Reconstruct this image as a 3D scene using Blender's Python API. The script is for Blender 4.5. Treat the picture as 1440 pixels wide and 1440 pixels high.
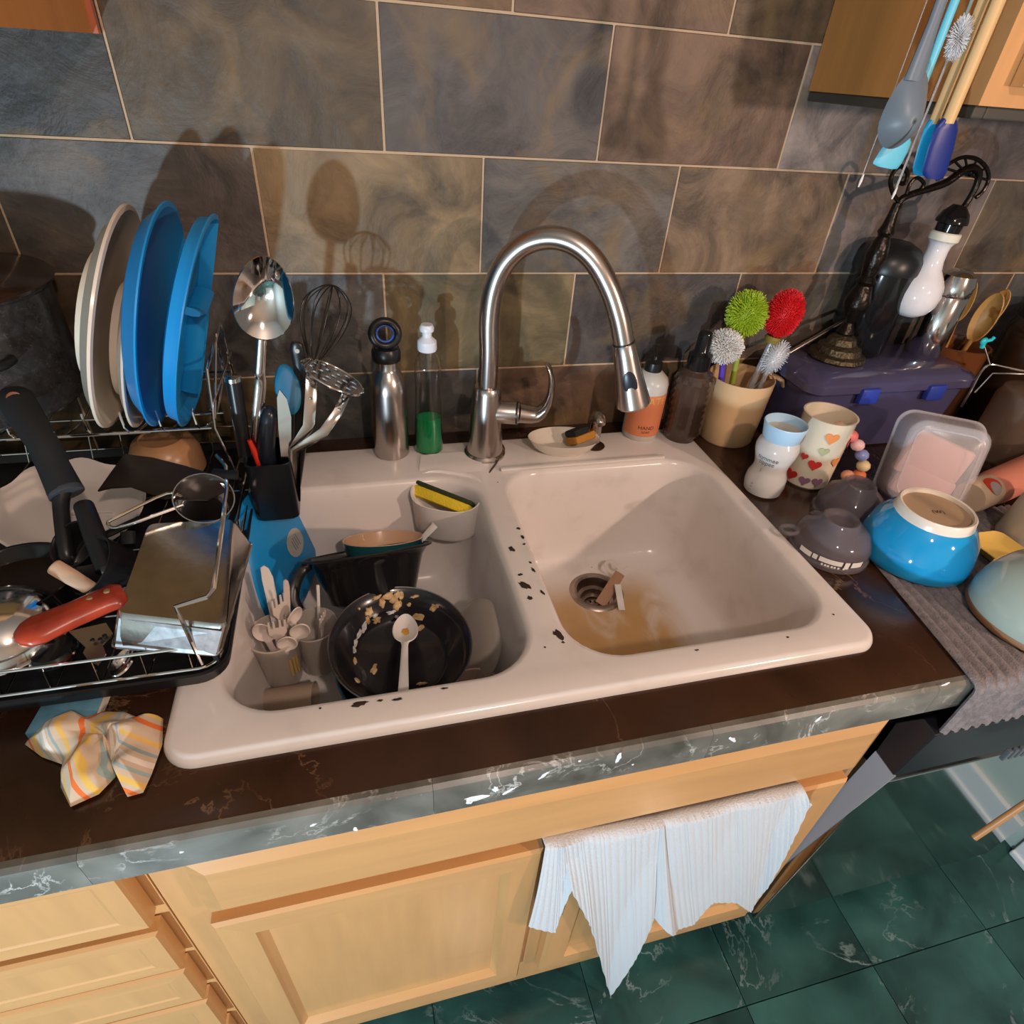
import bpy, bmesh, math, random
from mathutils import Vector as V, Matrix, noise as mnoise
random.seed(7)
PI = math.pi
scn = bpy.context.scene
for o in list(bpy.data.objects):
    bpy.data.objects.remove(o)
C = scn.collection

# ------------------------------------------------------------------ camera (counter top is z = 0, wall is y = 0.63)
RX = V((0.96887134, -0.23882183, 0.06521089))
RY = V((-0.09193711, -0.59167098, -0.80092011))
RZ = V((0.22986060, 0.76999324, -0.59520964))
CAM = V((0.21869039, -0.37445194, 0.56477161))
FPX = 846.8407
cd = bpy.data.cameras.new('camera')
cam = bpy.data.objects.new('camera', cd)
C.objects.link(cam)
M = Matrix((RX, -RY, -RZ)).transposed().to_4x4()
M.translation = CAM
cam.matrix_world = M
cd.sensor_width = 36.0
cd.lens = FPX / 1440 * 36
cd.clip_start = 0.02
scn.camera = cam

# ------------------------------------------------------------------ exposure, ambient and the two room lamps plus an added overhead fill
scn.view_settings.view_transform = 'Standard'
scn.view_settings.look = 'None'
scn.view_settings.gamma = 1
scn.view_settings.use_curve_mapping = False
scn.view_settings.exposure = 0.0
w = bpy.data.worlds.new('world')
scn.world = w
w.use_nodes = True
w.node_tree.nodes['Background'].inputs[0].default_value = (1.0, 0.90, 0.82, 1)
w.node_tree.nodes['Background'].inputs[1].default_value = 0.15


def lamp_light(name, loc, power, col, rad):
    l = bpy.data.lights.new(name, 'POINT')
    l.energy = power
    l.color = col
    l.shadow_soft_size = rad
    o = bpy.data.objects.new(name, l)
    o.location = loc
    C.objects.link(o)


lamp_light('cool_room_light', (-0.56, -1.22, -0.19), 92, (0.62, 0.83, 1.0), 0.026)
lamp_light('warm_light', (1.48, -1.00, 0.60), 44, (1.0, 0.72, 0.57), 0.028)
lamp_light('warm_light', (0.50, -0.90, 1.10), 29, (1.0, 0.77, 0.66), 0.03)  # overhead fill added to brighten the sink bowls, not a known lamp


# ------------------------------------------------------------------ pixel rays to points on real planes
def ray(px, py):
    return (RX * ((px - 720) / FPX) + RY * ((py - 720) / FPX) + RZ)


def Pz(px, py, z):
    d = ray(px, py)
    return CAM + d * ((z - CAM.z) / d.z)


def Py(px, py, y):
    d = ray(px, py)
    return CAM + d * ((y - CAM.y) / d.y)


def Px(px, py, x):
    d = ray(px, py)
    return CAM + d * ((x - CAM.x) / d.x)


def Pn(px, py, p0, n):
    d = ray(px, py)
    n = V(n)
    return CAM + d * ((V(p0) - CAM).dot(n) / d.dot(n))


# ------------------------------------------------------------------ materials
MATS = {}


def nn(nt, t, **kw):
    n = nt.nodes.new(t)
    for k, v in kw.items():
        setattr(n, k, v)
    return n


def mat(name, col, rough=0.5, metal=0.0, trans=0.0, ior=1.45, var=0.0, vscale=30, bump=0.0, bscale=60, coat=0.0,
        alpha=1.0, sss=0.0, emit=None, stretch=None, col2=None):
    if name in MATS:
        return MATS[name]
    m = bpy.data.materials.new(name)
    m.use_nodes = True
    nt = m.node_tree
    b = nt.nodes['Principled BSDF']
    b.inputs['Base Color'].default_value = (*col, 1)
    b.inputs['Roughness'].default_value = rough
    b.inputs['Metallic'].default_value = metal
    b.inputs['Transmission Weight'].default_value = trans
    b.inputs['IOR'].default_value = ior
    b.inputs['Coat Weight'].default_value = coat
    b.inputs['Alpha'].default_value = alpha
    if sss:
        b.inputs['Subsurface Weight'].default_value = sss
        b.inputs['Subsurface Radius'].default_value = (.01, .008, .006)
    if emit:
        b.inputs['Emission Color'].default_value = (*emit[0], 1)
        b.inputs['Emission Strength'].default_value = emit[1]
    if var or bump:
        tc = nn(nt, 'ShaderNodeTexCoord')
        src = tc.outputs['Object']
        if stretch:
            mp = nn(nt, 'ShaderNodeMapping')
            mp.inputs['Scale'].default_value = stretch
            nt.links.new(src, mp.inputs[0])
            src = mp.outputs[0]
    if var:
        nz = nn(nt, 'ShaderNodeTexNoise')
        nz.inputs['Scale'].default_value = vscale
        nz.inputs['Detail'].default_value = 6
        nt.links.new(src, nz.inputs['Vector'])
        rp = nn(nt, 'ShaderNodeValToRGB')
        lo = [c * (1 - var) for c in col]
        hi = col2 if col2 else [min(1, c * (1 + var)) for c in col]
        rp.color_ramp.elements[0].position = 0.3
        rp.color_ramp.elements[1].position = 0.7
        rp.color_ramp.elements[0].color = (*lo, 1)
        rp.color_ramp.elements[1].color = (*hi, 1)
        nt.links.new(nz.outputs[0], rp.inputs[0])
        nt.links.new(rp.outputs[0], b.inputs['Base Color'])
    if bump:
        nb = nn(nt, 'ShaderNodeTexNoise')
        nb.inputs['Scale'].default_value = bscale
        nb.inputs['Detail'].default_value = 5
        nt.links.new(src, nb.inputs['Vector'])
        bp = nn(nt, 'ShaderNodeBump')
        bp.inputs['Strength'].default_value = bump
        bp.inputs['Distance'].default_value = 0.004
        nt.links.new(nb.outputs[0], bp.inputs['Height'])
        nt.links.new(bp.outputs[0], b.inputs['Normal'])
    MATS[name] = m
    return m


def slate_mat():
    m = bpy.data.materials.new('slate')
    m.use_nodes = True
    nt = m.node_tree
    b = nt.nodes['Principled BSDF']
    L = nt.links.new
    oi = nn(nt, 'ShaderNodeObjectInfo')
    tc = nn(nt, 'ShaderNodeTexCoord')
    off = nn(nt, 'ShaderNodeVectorMath', operation='MULTIPLY_ADD')
    L(oi.outputs['Random'], off.inputs[0])
    off.inputs[1].default_value = (13, 7, 29)
    L(tc.outputs['Object'], off.inputs[2])
    n1 = nn(nt, 'ShaderNodeTexNoise')
    n1.inputs['Scale'].default_value = 9
    n1.inputs['Detail'].default_value = 8
    n1.inputs['Roughness'].default_value = .62
    n1.inputs['Distortion'].default_value = .9
    L(off.outputs[0], n1.inputs['Vector'])
    r1 = nn(nt, 'ShaderNodeValToRGB')
    r1.color_ramp.elements[0].position = .34
    r1.color_ramp.elements[0].color = (.36, .36, .38, 1)
    r1.color_ramp.elements[1].position = .68
    r1.color_ramp.elements[1].color = (1.36, 1.31, 1.24, 1)
    L(n1.outputs[0], r1.inputs[0])
    mx = nn(nt, 'ShaderNodeMix', data_type='RGBA', blend_type='MULTIPLY')
    mx.inputs['Factor'].default_value = 1
    L(oi.outputs['Color'], mx.inputs['A'])
    L(r1.outputs[0], mx.inputs['B'])
    # rusty ochre bloom
    n2 = nn(nt, 'ShaderNodeTexNoise')
    n2.inputs['Scale'].default_value = 6
    n2.inputs['Detail'].default_value = 5
    n2.inputs['Distortion'].default_value = 1.6
    o2 = nn(nt, 'ShaderNodeVectorMath', operation='ADD')
    o2.inputs[1].default_value = (5, 3, 1)
    L(off.outputs[0], o2.inputs[0])
    L(o2.outputs[0], n2.inputs['Vector'])
    r2 = nn(nt, 'ShaderNodeValToRGB')
    r2.color_ramp.elements[0].position = .54
    r2.color_ramp.elements[0].color = (0, 0, 0, 1)
    r2.color_ramp.elements[1].position = .74
    r2.color_ramp.elements[1].color = (.8, .8, .8, 1)
    L(n2.outputs[0], r2.inputs[0])
    mr = nn(nt, 'ShaderNodeMix', data_type='RGBA')
    L(r2.outputs[0], mr.inputs['Factor'])
    L(mx.outputs['Result'], mr.inputs['A'])
    mr.inputs['B'].default_value = (.20, .125, .05, 1)
    L(mr.outputs['Result'], b.inputs['Base Color'])
    b.inputs['Roughness'].default_value = .5
    n3 = nn(nt, 'ShaderNodeTexNoise')
    n3.inputs['Scale'].default_value = 26
    n3.inputs['Detail'].default_value = 8
    L(off.outputs[0], n3.inputs['Vector'])
    ad = nn(nt, 'ShaderNodeMath', operation='MULTIPLY_ADD')
    L(n1.outputs[0], ad.inputs[0])
    ad.inputs[1].default_value = 1.5
    L(n3.outputs[0], ad.inputs[2])
    bp = nn(nt, 'ShaderNodeBump')
    bp.inputs['Strength'].default_value = .5
    bp.inputs['Distance'].default_value = .006
    L(ad.outputs[0], bp.inputs['Height'])
    L(bp.outputs[0], b.inputs['Normal'])
    return m


def marble_mat(name, base, vein, vs=5.0, rough=.18, thr=.035, patch=None, spec=.5, dist=2.2):
    m = bpy.data.materials.new(name)
    m.use_nodes = True
    nt = m.node_tree
    b = nt.nodes['Principled BSDF']
    L = nt.links.new
    tc = nn(nt, 'ShaderNodeTexCoord')
    oi = nn(nt, 'ShaderNodeObjectInfo')
    off = nn(nt, 'ShaderNodeVectorMath', operation='MULTIPLY_ADD')
    L(oi.outputs['Random'], off.inputs[0])
    off.inputs[1].default_value = (17, 11, 5)
    L(tc.outputs['Object'], off.inputs[2])
    n0 = nn(nt, 'ShaderNodeTexNoise')
    n0.inputs['Scale'].default_value = vs * 1.3
    n0.inputs['Detail'].default_value = 7
    n0.inputs['Distortion'].default_value = .6
    L(off.outputs[0], n0.inputs['Vector'])
    r0 = nn(nt, 'ShaderNodeValToRGB')
    r0.color_ramp.elements[0].position = .3
    r0.color_ramp.elements[0].color = (*[c * .55 for c in base], 1)
    r0.color_ramp.elements[1].position = .72
    r0.color_ramp.elements[1].color = (*(patch or [c * 1.5 for c in base]), 1)
    L(n0.outputs[0], r0.inputs[0])
    n1 = nn(nt, 'ShaderNodeTexNoise')
    n1.inputs['Scale'].default_value = vs
    n1.inputs['Detail'].default_value = 9
    n1.inputs['Roughness'].default_value = .6
    n1.inputs['Distortion'].default_value = dist
    L(off.outputs[0], n1.inputs['Vector'])
    a = nn(nt, 'ShaderNodeMath', operation='SUBTRACT')
    L(n1.outputs[0], a.inputs[0])
    a.inputs[1].default_value = .5
    ab = nn(nt, 'ShaderNodeMath', operation='ABSOLUTE')
    L(a.outputs[0], ab.inputs[0])
    r1 = nn(nt, 'ShaderNodeValToRGB')
    r1.color_ramp.elements[0].position = 0
    r1.color_ramp.elements[0].color = (1, 1, 1, 1)
    r1.color_ramp.elements[1].position = thr
    r1.color_ramp.elements[1].color = (0, 0, 0, 1)
    L(ab.outputs[0], r1.inputs[0])
    n2 = nn(nt, 'ShaderNodeTexNoise')
    n2.inputs['Scale'].default_value = vs * 1.7
    n2.inputs['Detail'].default_value = 4
    L(off.outputs[0], n2.inputs['Vector'])
    r2 = nn(nt, 'ShaderNodeValToRGB')
    r2.color_ramp.elements[0].position = .46
    r2.color_ramp.elements[1].position = .66
    L(n2.outputs[0], r2.inputs[0])
    mm = nn(nt, 'ShaderNodeMath', operation='MULTIPLY')
    L(r1.outputs[0], mm.inputs[0])
    L(r2.outputs[0], mm.inputs[1])
    mx = nn(nt, 'ShaderNodeMix', data_type='RGBA')
    L(mm.outputs[0], mx.inputs['Factor'])
    L(r0.outputs[0], mx.inputs['A'])
    mx.inputs['B'].default_value = (*vein, 1)
    L(mx.outputs['Result'], b.inputs['Base Color'])
    b.inputs['Roughness'].default_value = rough
    b.inputs['Specular IOR Level'].default_value = spec
    return m


def stripe_mat(name, base, stripes, scale, axis=0, rough=.9):
    """woven cloth: stripes is a list of (start, end, colour) over one repeat, measured on the UV map"""
    m = bpy.data.materials.new(name)
    m.use_nodes = True
    nt = m.node_tree
    b = nt.nodes['Principled BSDF']
    L = nt.links.new
    uv = nn(nt, 'ShaderNodeUVMap')
    sp = nn(nt, 'ShaderNodeSeparateXYZ')
    L(uv.outputs[0], sp.inputs[0])
    mu = nn(nt, 'ShaderNodeMath', operation='MULTIPLY')
    L(sp.outputs[axis], mu.inputs[0])
    mu.inputs[1].default_value = scale
    fr = nn(nt, 'ShaderNodeMath', operation='FRACT')
    L(mu.outputs[0], fr.inputs[0])
    rp = nn(nt, 'ShaderNodeValToRGB')
    cr = rp.color_ramp
    cr.interpolation = 'CONSTANT'
    cr.elements[0].position = 0
    cr.elements[0].color = (*base, 1)
    cr.elements.remove(cr.elements[1])
    for s, e, c in stripes:
        x = cr.elements.new(s)
        x.color = (*c, 1)
        x = cr.elements.new(e)
        x.color = (*base, 1)
    L(fr.outputs[0], rp.inputs[0])
    L(rp.outputs[0], b.inputs['Base Color'])
    b.inputs['Roughness'].default_value = rough
    nz = nn(nt, 'ShaderNodeTexNoise')
    nz.inputs['Scale'].default_value = 400
    bp = nn(nt, 'ShaderNodeBump')
    bp.inputs['Strength'].default_value = .25
    bp.inputs['Distance'].default_value = .001
    L(nz.outputs[0], bp.inputs['Height'])
    L(bp.outputs[0], b.inputs['Normal'])
    return m


SLATE = slate_mat()
GROUT = mat('grout', (.50, .36, .24), .9, bump=.3, bscale=300)
MARBLE = marble_mat('dark brown marble', (.030, .012, .007), (.20, .11, .055), 5, .20, .007, patch=(.056, .024, .013), dist=.7)
MARBLE_EDGE_LIT = marble_mat('dark brown marble lit edge', (.125, .115, .095), (.58, .56, .52), 11, .32, .016, patch=(.21, .20, .17), dist=1.0)  # same marble, coloured paler and greyer for the cool light on the front edge
FLOORM = marble_mat('green marble', (.012, .046, .042), (.24, .31, .29), 4, .2, .010, patch=(.040, .125, .108), dist=.7)
WOOD = mat('maple', (.58, .298, .115), .36, var=.07, vscale=5, bump=.02, bscale=14, stretch=(9, 9, 1), coat=.3)
WOODH = mat('maple across', (.58, .298, .115), .36, var=.07, vscale=5, bump=.02, bscale=14, stretch=(1, 9, 9), coat=.3)
WOODD = mat('maple shadow gap', (.16, .07, .03), .7)
VENEER = mat('maple veneer', (.46, .20, .055), .45, var=.10, vscale=6, bump=.03, bscale=20, stretch=(6, 6, 1))
STEEL = mat('brushed steel', (.52, .46, .425), .25, 1.0)
CHROME = mat('chrome', (.80, .78, .76), .07, 1.0)
STEELP = mat('polished steel', (.72, .70, .68), .12, 1.0)
BLACKP = mat('black plastic', (.012, .012, .013), .32)
BLACKR = mat('black rubber', (.010, .010, .011), .6)
BLACKG = mat('black gloss', (.008, .008, .009), .12)
WHITEP = mat('white plastic', (.78, .74, .70), .35, sss=.1)
BLUE = mat('turquoise plastic', (.010, .26, .62), .34)
BLUEG = mat('turquoise glaze', (.010, .30, .62), .07, coat=.5)
CREAM = mat('cream stoneware', (.72, .62, .50), .22, coat=.3)
GLASS = mat('clear glass', (.97, .98, .97), .02, trans=1.0)
CLEARP = mat('clear plastic', (.92, .90, .92), .08, trans=1.0, ior=1.35)


# ------------------------------------------------------------------ geometry builders: a geo is (verts, faces)
def join(*gs):
    v, f = [], []
    for g in gs:
        n = len(v)
        v += [V(p) for p in g[0]]
        f += [tuple(i + n for i in q) for q in g[1]]
    return v, f


def xf(g, Mx):
    return [Mx @ V(p) for p in g[0]], g[1]


def frame(o, z, x=None):
    z = V(z).normalized()
    x = V(x) if x is not None else (V((1, 0, 0)) if abs(z.x) < .9 else V((0, 1, 0)))
    x = (x - z * x.dot(z)).normalized()
    y = z.cross(x)
    m = Matrix((x, y, z)).transposed().to_4x4()
    m.translation = V(o)
    return m


def lathe(prof, n=36, sx=1, sy=1):
    v, f, rings = [], [], []
    for r, z in prof:
        if r < 1e-6:
            rings.append([len(v)])
            v.append(V((0, 0, z)))
        else:
            rings.append(list(range(len(v), len(v) + n)))
            v += [V((r * sx * math.cos(2 * PI * i / n), r * sy * math.sin(2 * PI * i / n), z)) for i in range(n)]
    for a, b in zip(rings, rings[1:]):
        if len(a) == 1 and len(b) == 1:
            continue
        for i in range(n):
            j = (i + 1) % n
            if len(a) == 1:
                f.append((a[0], b[j], b[i]))
            elif len(b) == 1:
                f.append((a[i], a[j], b[0]))
            else:
                f.append((a[i], a[j], b[j], b[i]))
    return v, f


def vessel(prof, t, n=36):
    """open vessel: outer profile from the centre of the bottom to the rim, wall thickness t"""
    inner = [(max(0, r - t) if r > 1e-6 else 0, z + (t if i == 0 or prof[i][1] < prof[0][1] + t else 0)) for i, (r, z) in enumerate(prof)]
    return lathe(list(prof) + inner[::-1], n)


def loft(rings, cap0=True, cap1=True, closed=True):
    n = len(rings[0])
    v = [V(p) for r in rings for p in r]
    f = []
    for k in range(len(rings) - 1):
        for i in range(n if closed else n - 1):
            j = (i + 1) % n
            f.append((k * n + i, k * n + j, (k + 1) * n + j, (k + 1) * n + i))
    if cap0:
        f.append(tuple(range(n))[::-1])
    if cap1:
        f.append(tuple(range((len(rings) - 1) * n, len(rings) * n)))
    return v, f


def smooth_path(pts, k=6):
    pts = [V(p) for p in pts]
    out = []
    for i in range(len(pts) - 1):
        p0 = pts[max(0, i - 1)]
        p1, p2 = pts[i], pts[i + 1]
        p3 = pts[min(len(pts) - 1, i + 2)]
        for s in range(k):
            t = s / k
            out.append(.5 * ((2 * p1) + (p2 - p0) * t + (2 * p0 - 5 * p1 + 4 * p2 - p3) * t * t + (3 * p1 - p0 - 3 * p2 + p3) * t ** 3))
    out.append(pts[-1])
    return out


def tube(pts, r, n=10, closed=False, flat=None, up=None):
    """sweep; r number or list; flat = list/number of half thickness across the up axis"""
    pts = [V(p) for p in pts]
    m = len(pts)
    rs = r if isinstance(r, (list, tuple)) else [r] * m
    if len(rs) != m:
        rs = [rs[0] + (0) if len(rs) == 1 else lerp_list(rs, i / (m - 1)) for i in range(m)]
    fl = None
    if flat is not None:
        fl = flat if isinstance(flat, (list, tuple)) else [flat] * m
        if len(fl) != m:
            fl = [lerp_list(fl, i / (m - 1)) for i in range(m)]
    rings = []
    nrm = None
    for i in range(m):
        if closed:
            t = pts[(i + 1) % m] - pts[i - 1]
        else:
            t = pts[min(i + 1, m - 1)] - pts[max(i - 1, 0)]
        t.normalize()
        if up is not None:
            nrm = V(up) - t * V(up).dot(t)
        elif nrm is None:
            a = V((0, 0, 1)) if abs(t.z) < .9 else V((1, 0, 0))
            nrm = a - t * a.dot(t)
        else:
            nrm = nrm - t * nrm.dot(t)
        nrm = nrm.normalized()
        bn = t.cross(nrm)
        a, b = (fl[i] if fl else rs[i]), rs[i]
        rings.append([pts[i] + nrm * (a * math.cos(2 * PI * k / n)) + bn * (b * math.sin(2 * PI * k / n)) for k in range(n)])
    if closed:
        rings.append(rings[0])
        return loft(rings, False, False)
    return loft(rings)


def lerp_list(l, t):
    x = t * (len(l) - 1)
    i = min(int(x), len(l) - 2)
    return l[i] + (l[i + 1] - l[i]) * (x - i)


def box(cx, cy, cz, sx, sy, sz, bev=0.0, seg=2):
    bm = bmesh.new()
    bmesh.ops.create_cube(bm, size=1, matrix=Matrix.Translation((cx, cy, cz)) @ Matrix.Diagonal((sx, sy, sz, 1)))
    if bev:
        bmesh.ops.bevel(bm, geom=list(bm.edges), offset=bev, segments=seg, affect='EDGES', profile=.5)
    bm.verts.index_update()
    g = [v.co.copy() for v in bm.verts], [tuple(x.index for x in q.verts) for q in bm.faces]
    bm.free()
    return g


def bx(x0, x1, y0, y1, z0, z1, bev=0.0, seg=2):
    return box((x0 + x1) / 2, (y0 + y1) / 2, (z0 + z1) / 2, x1 - x0, y1 - y0, z1 - z0, bev, seg)


def prism(poly, ext, bev=0.0):
    """poly: 3D points of a planar outline, extruded by the vector ext"""
    poly = [V(p) for p in poly]
    ext = V(ext)
    n = len(poly)
    v = poly + [p + ext for p in poly]
    f = [tuple(range(n))[::-1], tuple(range(n, 2 * n))] + [(i, (i + 1) % n, n + (i + 1) % n, n + i) for i in range(n)]
    if bev:
        bm = bmesh.new()
        bv = [bm.verts.new(p) for p in v]
        for q in f:
            bm.faces.new([bv[i] for i in q])
        bmesh.ops.bevel(bm, geom=list(bm.edges), offset=bev, segments=2, affect='EDGES', profile=.5)
        bm.verts.index_update()
        v, f = [x.co.copy() for x in bm.verts], [tuple(x.index for x in q.verts) for q in bm.faces]
        bm.free()
    return v, f


def rrect(cx, cy, z, w_, d_, r, k=6):
    out = []
    for sx, sy, a0 in ((1, 1, 0), (-1, 1, 90), (-1, -1, 180), (1, -1, 270)):
        for i in range(k + 1):
            a = math.radians(a0 + 90 * i / k)
            out.append(V((cx + sx * (w_ / 2 - r) + r * math.cos(a), cy + sy * (d_ / 2 - r) + r * math.sin(a), z)))
    return out


def grid(fn, nu, nv, thick=0.0):
    """sheet from fn(u, v); returns geo and uvs. thickness by offsetting along normals"""
    P = [[V(fn(i / nu, j / nv)) for j in range(nv + 1)] for i in range(nu + 1)]
    v = [P[i][j] for i in range(nu + 1) for j in range(nv + 1)]
    idx = lambda i, j: i * (nv + 1) + j
    f = [(idx(i, j), idx(i + 1, j), idx(i + 1, j + 1), idx(i, j + 1)) for i in range(nu) for j in range(nv)]
    uv = [(i / nu, j / nv) for i in range(nu + 1) for j in range(nv + 1)]
    if thick:
        n = len(v)
        nr = []
        for i in range(nu + 1):
            for j in range(nv + 1):
                a = P[min(i + 1, nu)][j] - P[max(i - 1, 0)][j]
                b = P[i][min(j + 1, nv)] - P[i][max(j - 1, 0)]
                nr.append(a.cross(b).normalized())
        v = v + [p - q * thick for p, q in zip(v, nr)]
        f = f + [tuple(k + n for k in q[::-1]) for q in f]
        edge = [idx(i, 0) for i in range(nu + 1)] + [idx(nu, j) for j in range(1, nv + 1)] + [idx(i, nv) for i in range(nu - 1, -1, -1)] + [idx(0, j) for j in range(nv - 1, 0, -1)]
        for a, b in zip(edge, edge[1:] + edge[:1]):
            f.append((b, a, a + n, b + n))
        uv = uv + uv
    return v, f, uv


def fill(loops):
    """flat face with holes from closed loops of points"""
    bm = bmesh.new()
    es = []
    for lp in loops:
        vs = [bm.verts.new(p) for p in lp]
        es += [bm.edges.new((vs[i], vs[(i + 1) % len(vs)])) for i in range(len(vs))]
    bmesh.ops.triangle_fill(bm, edges=es, use_beauty=True, use_dissolve=False)
    bm.verts.index_update()
    g = [x.co.copy() for x in bm.verts], [tuple(x.index for x in q.verts) for q in bm.faces]
    bm.free()
    return g


def ico(c, r, sub=2, s=(1, 1, 1)):
    bm = bmesh.new()
    bmesh.ops.create_icosphere(bm, subdivisions=sub, radius=1)
    bm.verts.index_update()
    g = [V((v.co.x * r * s[0], v.co.y * r * s[1], v.co.z * r * s[2])) + V(c) for v in bm.verts], [tuple(x.index for x in q.verts) for q in bm.faces]
    bm.free()
    return g


def text_geo(body, size, ext=0.0):
    cu = bpy.data.curves.new('lettering', 'FONT')
    cu.body = body
    cu.size = size
    cu.align_x = 'CENTER'
    cu.align_y = 'CENTER'
    cu.extrude = ext
    cu.resolution_u = 3
    o = bpy.data.objects.new('lettering', cu)
    C.objects.link(o)
    bpy.context.view_layer.update()
    me = bpy.data.meshes.new_from_object(o.evaluated_get(bpy.context.evaluated_depsgraph_get()))
    g = [v.co.copy() for v in me.vertices], [tuple(p.vertices) for p in me.polygons]
    bpy.data.objects.remove(o)
    bpy.data.curves.remove(cu)
    bpy.data.meshes.remove(me)
    return g


# ------------------------------------------------------------------ scene objects
BASE = {}


def mesh(name, geo, m, origin=V((0, 0, 0)), smooth=True, ang=38):
    me = bpy.data.meshes.new(name)
    vs = [tuple(V(p) - origin) for p in geo[0]]
    me.from_pydata(vs, [], [tuple(q) for q in geo[1]])
    if len(geo) > 2:
        ul = me.uv_layers.new(name='UVMap')
        for lp in me.loops:
            ul.data[lp.index].uv = geo[2][lp.vertex_index]
    me.validate()
    bm = bmesh.new()
    bm.from_mesh(me)
    bmesh.ops.recalc_face_normals(bm, faces=bm.faces)
    bm.to_mesh(me)
    bm.free()
    if smooth:
        me.polygons.foreach_set('use_smooth', [True] * len(me.polygons))
        me.set_sharp_from_angle(angle=math.radians(ang))
    if isinstance(m, (list, tuple)):
        for q in m:
            me.materials.append(q)
    else:
        me.materials.append(m)
    return me


def tag(o, label, cat, group=None):
    o['label'] = label
    o['category'] = cat
    if group:
        o['group'] = group


def thing(name, label, cat, loc, group=None):
    o = bpy.data.objects.new(name, None)
    o.empty_display_size = .02
    o.location = loc
    C.objects.link(o)
    BASE[o.name] = V(loc)
    tag(o, label, cat, group)
    return o


def part(parent, name, geo, m, label=None, smooth=True, ang=38):
    org = BASE[parent.name]
    o = bpy.data.objects.new(name, mesh(name, geo, m, org, smooth, ang))
    C.objects.link(o)
    o.parent = parent
    BASE[o.name] = org
    if label:
        o['label'] = label
    return o


def single(name, label, cat, geo, m, loc, group=None, smooth=True, ang=38):
    o = bpy.data.objects.new(name, mesh(name, geo, m, V(loc), smooth, ang))
    o.location = loc
    C.objects.link(o)
    BASE[o.name] = V(loc)
    tag(o, label, cat, group)
    return o


def struct(name, geo, m, parent=None, smooth=False):
    o = bpy.data.objects.new(name, mesh(name, geo, m, V((0, 0, 0)), smooth))
    C.objects.link(o)
    BASE[o.name] = V((0, 0, 0))
    if parent:
        o.parent = parent
    else:
        o['kind'] = 'structure'
    return o


def instance(name, me, loc, parent, color=None):
    o = bpy.data.objects.new(name, me)
    C.objects.link(o)
    o.parent = parent
    o.location = V(loc) - BASE[parent.name]
    if color:
        o.color = (*color, 1)
    return o

# ================================================================== the setting
WY = 0.632
FLZ = -0.914
CZ = 0.0
# tiled wall: grout bed, then every tile its own piece
wall = struct('wall_back', bx(-1.3, 2.6, WY - .0085, WY + .12, FLZ, 1.55), GROUT)
TW, TH, GAP = .3193, .1649, .0027
tile_me = mesh('slate_tile', box(0, 0, 0, TW - GAP, .012, TH - GAP, .0010, 1), SLATE, smooth=False)
BR = (.105, .070, .042)     # brown
OL = (.110, .080, .040)     # olive
GY = (.080, .070, .067)     # violet grey
GB = (.085, .084, .080)     # blue grey
RU = (.145, .088, .058)     # rust
TN = (.190, .130, .085)     # tan
LG = (.175, .150, .145)     # light violet grey
rows = [  # z of the lower edge, x of one joint, colours from that joint to the left and to the right
    (.9484, .29, {}, 0), (.7835, .47, {}, 1), (.6186, .462, {-1: (.16, .09, .045), 0: RU, 1: BR}, 2),
    (.4537, .2866, {-3: BR, -2: (.046, .037, .030), -1: (.095, .066, .036), 0: GY, 1: RU, 2: (.245, .215, .205), 3: LG}, 3),  # second tile left of the joint: shade of the upper left corner in its colour
    (.2888, .4293, {-3: (.07, .055, .045), -2: (.10, .082, .070), -1: (.215, .150, .080), 0: (.115, .105, .096), 1: (.215, .145, .092), 2: LG, 3: (.13, .105, .08)}, 4),
    (.1239, .2743, {-3: BR, -2: BR, -1: (.115, .108, .100), 0: (.155, .118, .060), 1: GY, 2: (.14, .11, .085), 3: GY}, 5),
    (-.041, .43, {}, 6)]
for z, xj, cols, ri in rows:
    for k in range(-6, 8):
        xc = xj + (k + .5) * TW
        if xc - TW / 2 < -1.3 or xc + TW / 2 > 2.65:
            continue
        random.seed(ri * 50 + k + 7)
        c = cols.get(k) or random.choice((BR, OL, GY, GB, RU))
        o = instance('slate_tile', tile_me, (xc, WY - .0035, z + TH / 2), wall, c)
        o.scale = (1, 1, 1)
        o.rotation_euler = (random.uniform(-.004, .004), 0, random.uniform(-.003, .003))

# floor tiles of green marble on a dark bed
floor = struct('floor', bx(-1.6, 1.70, -2.1, .75, FLZ - .06, FLZ - .006), mat('dark grout', (.03, .05, .046), .8))
FT = .305
fl_me = mesh('floor_tile', box(0, 0, 0, FT - .0016, FT - .0016, .012, .0008, 1), FLOORM, smooth=False)
for i in range(-7, 4):
    for j in range(-6, 3):
        x, y = .555 + FT * (i + .5), -.143 + FT * (j + .5)
        if x - FT / 2 < -1.6 or x + FT / 2 > 1.80:
            continue
        instance('floor_tile', fl_me, (x, y, FLZ - .006), floor)
PALE = mat('pale green paint', (.50, .58, .53), .6)
wr = struct('wall_right', bx(1.69, 1.78, -2.1, WY, FLZ - .06, -.05), PALE)
bbm = mat('white trim paint', (.74, .76, .76), .35)
bb = struct('baseboard_right', join(bx(1.674, 1.69, -2.1, -.02, FLZ, FLZ + .085, .003), bx(1.668, 1.69, -2.1, -.02, FLZ, FLZ + .018, .004)), bbm)
wl = struct('wall_left', bx(-1.45, -1.3, -2.1, WY + .12, FLZ - .06, 1.55), mat('dim green paint', (.24, .25, .22), .7))
wf = struct('wall_front', bx(-1.45, 2.6, -2.2, -2.1, FLZ - .06, 1.55), mat('cream room paint', (.30, .26, .21), .7))
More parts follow.
